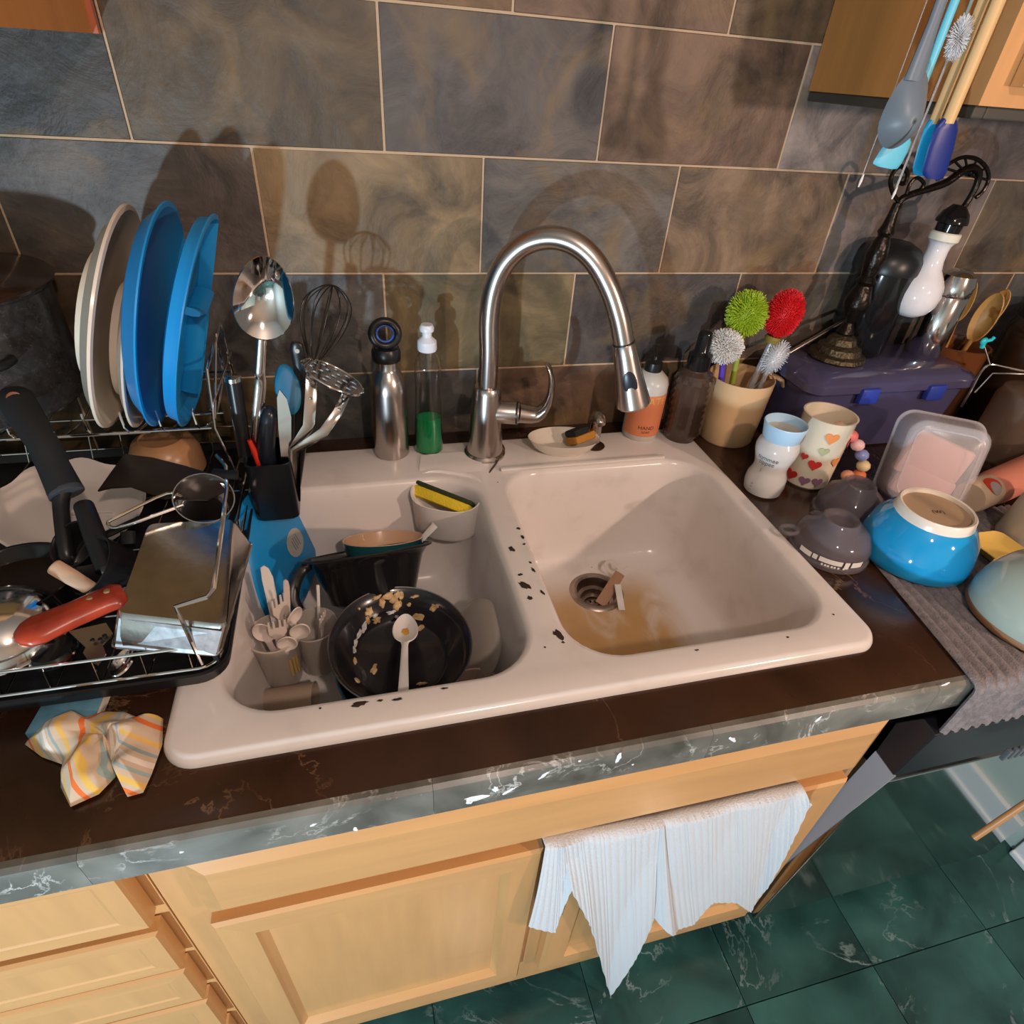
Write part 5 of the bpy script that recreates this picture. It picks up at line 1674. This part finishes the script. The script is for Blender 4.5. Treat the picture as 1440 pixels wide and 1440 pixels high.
sr = [Py(486, 556, .402), Py(475, 580, .38), Py(455, 608, .368), Py(415, 634, .366), sf(.026, -.012)]
part(ms, 'strap', tube(sl, [.0075, .008, .008, .007, .005], 10, flat=.0012, up=(.3, -.8, .5)), STEELP)
part(ms, 'strap', tube(sr, [.0065, .0065, .007, .007, .005], 10, flat=.0012, up=(.3, -.8, .5)), STEELP)
for p in (sr[0].lerp(sr[1], .2), sr[0].lerp(sr[1], .8), sl[1]):
    part(ms, 'rivet', ico(p + V((.0, -.0022, .001)), .0022, 1), STEELP)
# blue spatula, butter knife
bsp = Py(405, 548, .425)
bs_ = thing('spoon_spatula', 'dark turquoise silicone spatula head behind the butter knife in the caddy', 'spatula', sf(.012, .02))
def oval(c, n_, up_, L_, W_, th):
    Mx = frame(c, n_, up_)
    return xf(lathe([(0, -th), (.7, -th), (.93, -th * .6), (1, 0), (.93, th * .6), (.7, th), (0, th)], 32, L_, W_), Mx @ Matrix.Diagonal((1, 1, 1, 1)))
part(bs_, 'head', oval(bsp, (CAM - bsp), (.0, 0, 1), .034, .0165, .003), mat('teal silicone', (.012, .16, .30), .45))
part(bs_, 'handle', tube([bsp - V((0, 0, .03)), sf(.012, .02)], [.006, .006], 10), BLACKP)
f0, f1 = Py(393, 548, .385), Py(403, 655, .375)
bkf = thing('butter_knife', 'steel butter knife standing blade up at the front of the caddy', 'knife', sf(.008, -.022))
bd = (f0 - f1).normalized()
bp_ = [f1 + V((-.006, 0, 0)), f1 + V((.006, 0, 0)), f0.lerp(f1, .35) + V((.0115, 0, 0)), f0.lerp(f1, .12) + V((.008, 0, 0)), f0 + V((.0, 0, .0)), f0.lerp(f1, .1) + V((-.004, 0, 0)), f0.lerp(f1, .5) + V((-.006, 0, 0))]
part(bkf, 'blade', prism(bp_, V((0, .0015, .0008))), STEELP)
part(bkf, 'handle', tube([f1, sf(.008, -.022)], [.007, .006], 10, flat=[.003, .003], up=(0, -1, .2)), STEELP)
# black hook handle with a hole, black rounded handle, red tipped peeler
g0 = Py(418, 492, .435)
hk = thing('slotted_spoon', 'black utensil handle with a hanging hole at the back of the caddy', 'utensil', sf(.014, .028))
part(hk, 'handle', tube(smooth_path([sf(.014, .028), g0 - V((.004, 0, .05)), g0, g0 + V((.002, 0, .010))], 4), [.007, .008, .0095, .006], 12, flat=[.004, .004, .004, .003], up=(0, -1, 0)), BLACKP)
part(hk, 'hang_hole', xf(lathe([(0, .0006), (.003, .0006), (.003, -.0006), (0, -.0006)], 12), frame(g0 + V((0, -.0042, 0)), (0, -1, .1))), mat('hole light', (.45, .42, .38), .5))
g1 = Py(378, 585, .395)
single('black_scoop', 'short rounded black handle between the serving spoon and the butter knife', 'utensil', tube(smooth_path([sf(.0, -.004), Py(375, 640, .388), g1, g1 + V((.003, 0, .012))], 4), [.009, .0125, .0115, .005], 14), mat('blue black plastic', (.010, .013, .022), .25), sf(0, -.004))
g2 = Py(357, 628, .385)
single('red_peeler', 'small red plastic handle tip low between the handles in the caddy', 'utensil', tube([sf(-.006, -.02), g2 - V((.0, 0, .01)), g2 + V((-.004, 0, .010))], [.004, .0045, .003], 10), mat('red plastic', (.60, .03, .015), .35), sf(-.006, -.02))
# whisk
w0 = Py(440, 520, .44)
wk = thing('whisk', 'dark wire balloon whisk standing at the back of the caddy', 'whisk', sf(.024, .03))
part(wk, 'handle', tube([sf(.024, .03), w0], [.006, .0055], 10), BLACKP)
wa = V((.036, .05, .095))
for i in range(6):
    a = PI * i / 6
    s_ = V((math.cos(a), math.sin(a) * .7, -.25 * math.cos(a))) * .030
    part(wk, 'wire', tube(smooth_path([w0, w0 + wa * .45 + s_ * .85, w0 + wa * .8 + s_, w0 + wa * 1.0 + s_ * .35, w0 + wa * 1.0 - s_ * .35, w0 + wa * .8 - s_, w0 + wa * .45 - s_ * .85, w0], 4), .0009, 6), mat('dark wire', (.05, .045, .04), .35, .8))

# ------------------------------------------------------------------ crumpled striped dishcloth and blue packet at the front left
CL = stripe_mat('striped cloth', (.58, .43, .30), [(.10, .17, (.72, .16, .03)), (.24, .33, (.72, .46, .10)), (.42, .48, (.32, .40, .38)), (.55, .63, (.74, .62, .52)), (.70, .75, (.28, .34, .34)), (.84, .92, (.70, .42, .12))], 2.7, 0)
out_px = [(146, 1002), (178, 1004), (214, 1018), (230, 1012), (229, 1048), (214, 1090), (202, 1116), (180, 1122), (172, 1090), (165, 1062), (163, 1094), (140, 1118), (100, 1136), (86, 1108), (88, 1076), (60, 1066), (36, 1048), (60, 1026), (95, 1008), (122, 1016)]
oc = Pz(145, 1036, .02)
op = [Pz(px, py, .002) for px, py in out_px]
def rag(u, v):
    t = u * len(op)
    i = int(t) % len(op)
    f = t - int(t)
    e = op[i].lerp(op[(i + 1) % len(op)], f * f * (3 - 2 * f) * .5 + f * .5)
    p = oc.lerp(e, v)
    n1 = mnoise.noise(V((p.x * 26, p.y * 26, 1.7)))
    n2 = mnoise.noise(V((p.x * 60, p.y * 60, 4.1)))
    env = max(0, math.sin(PI * min(1, v * .93 + .07))) ** .7
    ridge = (1 - abs(n1) * 1.9)
    return V((p.x + .004 * n2 * (1 - v), p.y + .004 * n1 * (1 - v), .0035 + env * max(0, .016 + .014 * ridge + .006 * n2) + .006 * (1 - v) ** 2))
rg = grid(rag, 120, 16)
rgv = rg[0]
ruv = []
for p in rgv:
    ca_, sa_ = math.cos(.45), math.sin(.45)
    dx, dy = p.x - oc.x, p.y - oc.y
    side = 1 if dx > .018 else -1
    ang_ = -.9 if side > 0 else -.05
    ruv.append(((dx * math.cos(ang_) - dy * math.sin(ang_)) / .16 + .5 + p.z * 3 + .05 * side, (dx * math.sin(ang_) + dy * math.cos(ang_)) / .16 + .5))
single('dishcloth', 'crumpled orange, yellow and grey striped dishcloth on the worktop by the sink corner', 'cloth', (rgv, rg[1], ruv), CL, oc - V((0, 0, .02)), ang=80)
bpk = [Pz(40, 1030, .0), Pz(135, 1014, 0), Pz(148, 985, 0), Pz(75, 985, 0)]
bpx = thing('blue_packet', 'flat pale blue cardboard packet under the front of the dish rack', 'packet', sum(bpk, V()) / 4)
bq = [Pz(36, 1034, .008), Pz(132, 1014, .008), Pz(147, 984, .008) + V((0, .03, 0)), Pz(70, 985, .008) + V((0, .03, 0))]
for p in bq:
    p.z = .0008
part(bpx, 'packet', prism(bq, (0, 0, .010), .001), mat('sky card', (.10, .25, .34), .5, var=.25, vscale=40))
part(bpx, 'white_edge', prism([bq[1] + V((.0004, -.0005, .001)), bq[2] + V((.0004, 0, .001)), bq[2] + V((.003, 0, .001)), bq[1] + V((.003, -.0005, .001))], (0, 0, .0075)), mat('cream edge', (.62, .56, .46), .6))

# ================================================================== dishes in the left bowl
# turquoise plate leaning on the left wall, its underside showing a round label
sc0, sn0, sR = V((.094, .386, -.058)), V((1, -.393, .266)).normalized(), .108
spl = thing('plastic_plate', 'turquoise plastic plate leaning in the sink with a round pale sticker on its underside', 'plate', sc0 - V((0, 0, .1)))
part(spl, 'body', disc_plate(plate_prof(sR, .020, .70, .003), sc0, -sn0), BLUE)
lc_ = V((.108, .403, -.056))
lc_ = sc0 + (lc_ - sc0) - sn0 * (lc_ - sc0).dot(sn0)
Mlb = frame(lc_ + sn0 * .0006, sn0)
lbp = part(spl, 'sticker', xf(lathe([(0, .0006), (.0225, .0006), (.0230, 0), (0, 0)], 32), Mlb), mat('pale sticker', (.42, .42, .40), .6))
part(lbp, 'sticker_print', join(*[xf(box(0, -.008 + .005 * i, .0008, .022 - .004 * (i % 2), .0016, .0004), Mlb @ Matrix.Rotation(PI / 2, 4, 'Z')) for i in range(4)]), mat('grey sticker ink', (.22, .22, .22), .7), smooth=False)

# teal bowl with peach inside
tc = Pz(539, 757, -.050)
tbl = thing('bowl', 'dark teal bowl with a peach glazed inside at the back of the left sink bowl', 'bowl', tc - V((0, 0, .062)))
Mtb = frame(tc, V((.02, .47, .88)))
part(tbl, 'wall', xf(lathe([(0, -.062), (.030, -.062), (.033, -.058), (.050, -.038), (.060, -.015), (.063, 0)], 44), Mtb), mat('teal glaze', (.015, .10, .12), .2, coat=.4))
part(tbl, 'inside', xf(lathe([(.063, 0), (.0625, .0012), (.0605, .0005), (.057, -.015), (.047, -.036), (.030, -.056), (0, -.058)], 44), Mtb), mat('peach glaze', (.72, .44, .26), .25, coat=.3))

# black pot tilted back against the teal bowl, loop handle at its left
pn_ = V((-.05, .60, .80)).normalized()
pc0 = Pz(517, 776, -.035)
bp0 = thing('black_pot', 'deep glossy black pot tilted back in the left bowl between teal bowl and dirty pan', 'pot', pc0 - V((0, 0, .09)))
Mbp = frame(pc0, pn_)
part(bp0, 'pan', xf(vessel([(0, -.075), (.052, -.075), (.062, -.069), (.080, -.015), (.091, -.001), (.095, 0)], .003, 56), Mbp), BLACKG)
part(bp0, 'rim', xf(tube(circ_pts(.0945, 56), .0022, 8, True), Mbp), BLACKP)
lpp = [Pz(440, 792, -.033), Pz(425, 803, -.037), Pz(416, 822, -.046), Pz(414, 842, -.060), Pz(421, 858, -.074)]
part(bp0, 'loop_handle', tube(smooth_path(lpp, 5), .0075, 10, flat=.0035, up=(.5, -.6, .6)), BLACKP)

# navy pot carrying the dirty frying pan
nv = V((.236, .170, BOT))
npot = thing('navy_pot', 'navy blue cooking pot standing in the left bowl under the dirty frying pan', 'pot', nv)
part(npot, 'body', at(nv, vessel([(0, .001), (.070, .001), (.076, .006), (.078, .085), (.080, .088)], .003, 48)), mat('navy enamel', (.006, .012, .035), .2, coat=.4))
part(npot, 'rim', at(nv, tube(circ_pts(.0795, 48, .088), .0018, 8, True)), mat('teal edge', (.02, .10, .16), .3))

# dirty frying pan
dc, dn_ = V((.244, .168, -.052)), V((.06, -.12, 1)).normalized()
dR = .0925
Mfp = frame(dc, dn_)
dfp = thing('frying_pan', 'small black non-stick frying pan crusted with egg in the left sink bowl', 'pan', dc - V((0, 0, .045)))
NS = mat('worn non-stick', (.013, .012, .015), .22, var=.4, vscale=40, coat=.3)
part(dfp, 'pan', xf(lathe([(0, -.044), (.058, -.044), (.066, -.040), (.084, -.012), (dR, 0), (dR - .0006, .0015), (dR - .004, .0002), (.081, -.012), (.064, -.036), (.058, -.0395), (0, -.040)], 64), Mfp), NS)
part(dfp, 'rim', xf(tube(circ_pts(dR, 64, .0008), .0011, 6, True), Mfp), mat('bare pan rim', (.30, .27, .26), .3, 1.0))
EGG = mat('dried egg', (.62, .34, .12), .75, var=.35, vscale=120, bump=.6, bscale=260, col2=(.78, .58, .34))
PALEC = mat('pale residue', (.66, .64, .62), .3, var=.3, vscale=200)
def pan_z(r):
    pr = [(0, -.040), (.058, -.0395), (.064, -.036), (.081, -.012), (dR - .004, .0002)]
    for (a, za), (b, zb) in zip(pr, pr[1:]):
        if r <= b:
            return za + (zb - za) * (r - a) / (b - a)
    return 0
def residue(px, py, r, sx, sy, rot, seed):
    """flake lying on the inside of the pan where the ray to (px, py) meets it"""
    d = ray(px, py)
    lo_, hi_ = .3, 1.6
    Mi = Mfp.inverted()
    prev = None
    t = .4
    while t < 1.4:
        q = Mi @ (CAM + d * t)
        rr = math.hypot(q.x, q.y)
        if rr < dR and q.z < pan_z(rr):
            break
        t += .0015
    q = Mi @ (CAM + d * t)
    rr = math.hypot(q.x, q.y)
    e = .003
    sl_ = (pan_z(min(rr + e, dR - .005)) - pan_z(max(0, rr - e))) / (2 * e)
    n_l = V((-sl_ * q.x / max(rr, 1e-4), -sl_ * q.y / max(rr, 1e-4), 1)).normalized()
    n_w = (Mfp.to_3x3() @ n_l).normalized()
    c = Mfp @ V((q.x, q.y, pan_z(min(rr, dR - .005)) + .0006))
    return blob(c, r, sx, sy, n_w, rot, seed, 13, .0016)
eggs = [(545, 840, .0085, 1.3, .7, .3), (556, 842, .007, 1.4, .8, .9), (564, 838, .0065, .9, 1.1, 0), (530, 841, .006, 1.3, .6, .4), (537, 850, .007, .7, 1.3, .2), (558, 852, .008, .8, 1.2, -.4), (552, 846, .005, 1, 1, 0),
        (520, 862, .007, 1, 1.1, .7), (530, 872, .007, 1, .9, 0), (517, 874, .005, .8, 1.3, .2), (588, 868, .0075, 1.1, .9, 0), (591, 884, .0065, 1, .8, .5), (609, 857, .0065, 1, .9, .9), (614, 853, .004, 1.3, .7, 0),
        (583, 840, .005, 1.5, .5, .2), (526, 942, .006, .7, 1.5, -.3), (502, 958, .005, 1, 1, 0), (499, 930, .004, .8, 1.4, 0), (505, 857, .002, 1, 1, 0), (593, 962, .005, 1.5, .5, 0), (575, 852, .0035, 1, 1, 0)]
for i, e in enumerate(eggs):
    part(dfp, 'egg_residue', residue(*e, 100 + i), EGG)
for i, e in enumerate([(512, 884, .006, .7, 1.5, -.5), (505, 893, .005, .7, 1.5, -.5), (550, 862, .0055, 1.6, .6, .1), (528, 866, .004, 1.2, .8, .3), (500, 905, .0045, .7, 1.6, -.3), (498, 915, .004, .7, 1.5, 0), (558, 868, .003, 1, 1, 0)]):
    part(dfp, 'pale_residue', residue(*e, 140 + i), PALEC)
hdl = Mfp @ V((.0, dR, 0))
# white plastic spoon lying in the pan
def plastic_spoon(label, head, foot, L_, w_, nrm, m, stain=None, group=None):
    head, foot = V(head), V(foot)
    t = thing('plastic_spoon', label, 'spoon', foot, group)
    ax = (head - foot).normalized()
    n_ = (V(nrm) - ax * V(nrm).dot(ax)).normalized()
    Mx = frame(head, n_, ax)
    def sp(u, v):
        a = u * 2 * PI
        return Mx @ V((L_ * .5 * v * math.cos(a) * (1 + .05 * math.cos(a)), w_ * .5 * v * math.sin(a) * (1 - .12 * math.cos(a)), -.22 * w_ * (1 - v * v)))
    b = part(t, 'bowl', weld(grid(sp, 32, 7, .0014)[:2], 1e-6), m)
    part(t, 'handle', tube(smooth_path([head - ax * L_ * .47, head - ax * L_ * .62 + n_ * .001, head.lerp(foot, .6) + n_ * .002, foot], 4), [.0058, .0042, .0050, .0068], 12, flat=[.0016, .0018, .0018, .0014], up=n_), m)
    if stain:
        part(b, 'food_stain', blob(Mx @ V((.002, 0, -.22 * w_ + .0016)), w_ * .27, 1.5, 1.0, n_, 0, 9, 12, .0006), stain)
    return t
spn = Pz(570, 885, -.062)
spf = V((.240, .062, -.030))
plastic_spoon('white plastic spoon stained orange lying in the dirty frying pan', Pz(570, 884, -.050), Pz(567, 982, -.030), .060, .034, (CAM - Pz(570, 884, -.05)), WHITEP, mat('orange stain', (.70, .36, .06), .4))

# clear plastic cups of disposable cutlery
CUPM = mat('hazy plastic cup', (.66, .58, .50), .14, alpha=.48)
c1 = Pz(385, 890, -.066)
c2 = Pz(441, 878, -.078)
def cup(label, c, R0, R1, H_):
    t = thing('plastic_cup', label, 'cup', c - V((0, 0, H_)))
    part(t, 'cup', at(c, vessel([(0, -H_), (R1, -H_), (R1 + .001, -H_ + .003), (R0, -.002), (R0 + .001, 0)], .0012, 36)), CUPM)
    part(t, 'rim', at(c, tube(circ_pts(R0 + .0006, 36), .0014, 6, True)), CUPM)
    return t
p1 = cup('clear plastic cup full of white plastic cutlery in the front left of the sink', c1, .034, .024, .092)
cc1 = math.atan2(CAM.y - c1.y, CAM.x - c1.x)
part(p1, 'printed_text', join(*[at(c1 + V((0, 0, -.09)), wrap(.0315, cc1 + a, cc1 + a + .10, .030, .062, 2)) for a in (.30, .47, .62)]), mat('yellow print', (.52, .34, .08), .5))
cup('second clear plastic cup behind the first, holding sticks and forks', c2, .031, .022, .085)
def cutlery(kind, label, head, foot, nrm, m=WHITEP, group=None, s=1.0):
    head, foot = V(head), V(foot)
    ax = (head - foot).normalized()
    n_ = (V(nrm) - ax * V(nrm).dot(ax)).normalized()
    sd_ = ax.cross(n_)
    t = thing(kind, label, 'fork' if 'fork' in kind else 'knife', foot, group)
    if 'fork' in kind:
        pts = [(-.005, -.020), (.005, -.020), (.011, -.008), (.011, .016), (.0085, .017), (.0080, .002), (.0055, .002), (.0050, .017), (.0025, .017), (.0020, .002), (-.0020, .002), (-.0025, .017), (-.0050, .017), (-.0055, .002), (-.0080, .002), (-.0085, .017), (-.011, .016), (-.011, -.008)]
    else:
        pts = [(-.0060, -.060), (.0060, -.060), (.0075, -.030), (.0078, .010), (.0050, .024), (0, .030), (-.0045, .028), (-.0060, .010), (-.0058, -.03)]
    part(t, 'head', prism([head + sd_ * (a * s) + ax * (b * s) for a, b in pts], n_ * .0014), m, smooth=False)
    part(t, 'handle', tube([head - ax * (.019 if 'fork' in kind else .058) * s, head.lerp(foot, .6), foot], [.0045, .0042, .0058], 10, flat=[.0015, .0018, .0014], up=n_), m)
cb = c1 - V((0, 0, .086))
toC = lambda p: (CAM - p).normalized()
h = Pz(377, 822, -.005)
cutlery('plastic_knife', 'white plastic knife standing tallest in the front cup of cutlery', h, cb + V((.004, .004, 0)), toC(h))
PINKW = mat('pinkish plastic', (.72, .62, .56), .35, sss=.1)
h = Pz(390, 884, -.035)
cutlery('plastic_fork', 'white plastic fork at the front of the cup of cutlery', h, cb + V((0, -.006, .0)), toC(h), PINKW)
h = Pz(392, 852, -.02)
cutlery('plastic_fork', 'white plastic fork with only its tine tips showing behind the knife', h, cb + V((.006, .006, .0)), toC(h) + V((.6, 0, 0)), PINKW)
h = Pz(402, 832, -.012)
cutlery('plastic_knife', 'white plastic handle crossing the turquoise plate beside the tall knife', h, cb + V((.008, .010, .0)), toC(h) + V((.8, 0, 0)), PINKW, s=.7)
plastic_spoon('white plastic spoon leaning to the right in the front cup', Pz(422, 888, -.050), cb + V((-.006, .004, .0)), .036, .026, toC(c1) + V((.2, 0, .2)), PINKW)
plastic_spoon('white plastic spoon with its bowl at the left of the front cup', Pz(371, 890, -.045), cb + V((.006, -.002, .0)), .040, .028, toC(c1) + V((-.3, 0, .1)), PINKW)
plastic_spoon('white plastic spoon low at the front of the cup of cutlery', Pz(404, 905, -.055), cb + V((-.004, -.006, .0)), .036, .026, toC(c1), PINKW)
plastic_spoon('white plastic spoon upright between the two cups', Pz(415, 866, -.035), cb + V((.0, .010, .0)), .034, .022, toC(c1) + V((.5, 0, 0)), PINKW)
cb2 = c2 - V((0, 0, .080))
single('coffee_stirrer', 'thin white stirring stick standing in the second cup', 'stick', tube([cb2 + V((0, .002, 0)), Pz(447, 823, -.02)], .0022, 8, flat=.0012, up=(0, -1, .3)), WHITEP, cb2)
h = Pz(453, 872, -.050)
cutlery('plastic_fork', 'white plastic fork in the second cup behind', h, cb2 + V((.003, -.002, 0)), toC(h) + V((1.2, 0, 0)), PINKW, s=.8)
# fallen cup on the sink floor
l0, l1_ = Pz(366, 990, -.150), Pz(432, 984, -.146)
fc_ = thing('plastic_cup', 'beige plastic cup lying on the sink floor under the cutlery cups', 'cup', l0 - V((0, 0, .03)))
part(fc_, 'cup', xf(vessel([(0, 0), (.017, 0), (.019, .003), (.023, .070), (.024, .073)], .0014, 32), frame(l0, l1_ - l0)), mat('beige plastic', (.55, .42, .32), .3, trans=.3))
# long white handle reaching from the teal bowl to the caddy
plastic_spoon('white plastic spoon whose handle reaches from the teal bowl to the sponge caddy', Pz(575, 782, -.075), Pz(612, 738, -.030), .040, .028, (0, -.2, 1), WHITEP)
# pale bowl and glass plate right of the pan
pbc = V((.338, .128, BOT))
single('bowl', 'pale pinkish bowl on the sink floor right of the dirty frying pan', 'bowl', at(pbc, vessel([(0, .001), (.022, .001), (.026, .006), (.036, .045), (.0385, .060), (.039, .064)], .0025, 40)), mat('pale pink glaze', (.62, .46, .38), .22, coat=.3), pbc)
gpc = V((.352, .215, -.128))
single('glass_plate', 'clear glass plate leaning on the divider wall in the left sink bowl', 'lid', disc_plate([(0, .012), (.03, .011), (.055, .006), (.066, 0), (.067, -.002), (.064, -.003), (.052, .003), (.03, .0075), (0, .0085)], gpc, V((-.86, -.1, .5)), 48), CUPM, gpc - V((0, 0, .06)))

# ------------------------------------------------------------------ scraps in the right drain
e0, e1 = Pz(872, 806, -.166), Pz(844, 850, -.192)
single('wooden_stick', 'flat brown wooden stick poking up out of the right drain', 'stick', tube([e1, e0], [.010, .0095], 12, flat=.0016, up=(CAM - e0)), mat('wet wood', (.40, .23, .14), .55), e1)
single('white_wrapper', 'white paper strip lying over the right edge of the drain', 'wrapper', grid(lambda u, v: Pz(864 + 9 * u + 6 * v, 822 + 36 * v, -.170 - .012 * v + .003 * math.sin(v * 5)), 3, 10, .0006)[:2], WHITEP, Pz(868, 858, -.185))
single('paper_curl', 'curled white scrap of wrapper above the drain', 'wrapper', tube(smooth_path([Pz(862, 808, -.164), Pz(852, 798, -.160), Pz(856, 789, -.158), Pz(866, 792, -.157), Pz(872, 800, -.158), Pz(882, 796, -.158)], 4), [.0012, .003, .0035, .003, .003, .0012], 8, flat=.0009), mat('scrap paper', (.70, .62, .56), .6), Pz(866, 800, -.166))
cbm = [blob(Pz(px, py, BOT + .0012) if py > 788 else Pz(px, py, BOT + .0012), .0016, 1, 1, (0, 0, 1), 0, i, 8, .0012) for i, (px, py) in enumerate([(836, 779), (814, 794), (821, 791), (826, 798), (832, 798), (816, 792), (899, 779), (850, 776)])]
cr2 = single('crumbs', 'dark crumbs scattered above the right drain', 'crumbs', join(*cbm), CHIPD, Pz(830, 790, BOT))
cr2['kind'] = 'stuff'

# ------------------------------------------------------------------ ribbed towel over the right door
TWY = DY - .006
pairs = [((767, 1190), (741, 1293)), ((785, 1187), (778, 1301)), ((793, 1185), (800, 1238)), ((818, 1180), (828, 1290)), ((848, 1175), (856, 1392)), ((888, 1167), (888, 1335)), ((926, 1160), (916, 1282)), ((934, 1158), (944, 1294)),
         ((962, 1151), (972, 1289)), ((1000, 1143), (1000, 1261)), ((1036, 1134), (1033, 1262)), ((1058, 1129), (1052, 1274)), ((1090, 1121), (1072, 1240)), ((1114, 1116), (1102, 1178)), ((1132, 1112), (1134, 1124))]
tp_ = [(Py(*a, TWY), Py(*b, TWY - .006)) for a, b in pairs]
NV = 150
def towel(u, v):
    t = v * (len(tp_) - 1)
    i = min(int(t), len(tp_) - 2)
    f = t - i
    f = f * f * (3 - 2 * f) * .6 + f * .4
    a = tp_[i][0].lerp(tp_[i + 1][0], f)
    b = tp_[i][1].lerp(tp_[i + 1][1], f)
    if u < .12:
        k = u / .12
        return V((a.x, TWY + .030 * (1 - k), a.z - .028 * (1 - k) ** 2 + .004 * math.sin(PI * k)))
    s = (u - .12) / .88
    p = a.lerp(b, s)
    fold = .0045 * math.sin(v * 22) * s + .012 * math.exp(-((v - .47) / .03) ** 2) * (.3 + s) * -1 + .004 * math.sin(v * 13 + 3 * s)
    rib = .0012 * abs(math.sin(v * PI * 62))
    return V((p.x, p.y - .008 * s - abs(fold) - rib, p.z))
tg = grid(towel, 40, NV * 3, .003)
single('towel', 'light grey ribbed towel hung over the right sink cabinet door', 'towel', tg[:2], mat('grey ribbed towelling', (.60, .61, .63), .95, bump=.5, bscale=450), Py(950, 1155, TWY), ang=70)

# ------------------------------------------------------------------ wooden rod at the right edge
wr0, wr1 = Py(1370, 1178, -.16), Py(1440, 1131, -.16)
wrd = (wr1 - wr0).normalized()
single('wooden_rod', 'pale wooden rod sticking out of the low right wall above the floor', 'rod', tube([wr0, wr0 + wrd * ((1.692 - wr0.x) / wrd.x)], .0042, 12), mat('rod wood', (.42, .20, .07), .4), wr0 + wrd * ((1.688 - wr0.x) / wrd.x))

# ------------------------------------------------------------------ groups of repeats
GROUPS = {'dish_brush': 'brushes in the tan pitcher', 'plastic_spoon': 'white plastic spoons in the sink', 'plastic_fork': 'white plastic forks in the cups', 'plastic_knife': 'white plastic knives in the front cup',
          'plastic_cup': 'plastic cups in the left sink bowl', 'wooden_spoon': 'wooden spoons in the amber crock', 'spatula': 'spatulas hanging from the rail', 'stirrer': 'clear stirrers hanging from the rail',
          'domed_cover': 'domed clear covers beside the sink', 'measuring_cup': 'black measuring cups in the rack', 'plastic_plate': 'plain turquoise plastic plates'}
for o in scn.objects:
    if o.parent is None and 'category' in o:
        g = GROUPS.get(o.name.split('.')[0])
        if g:
            o['group'] = g
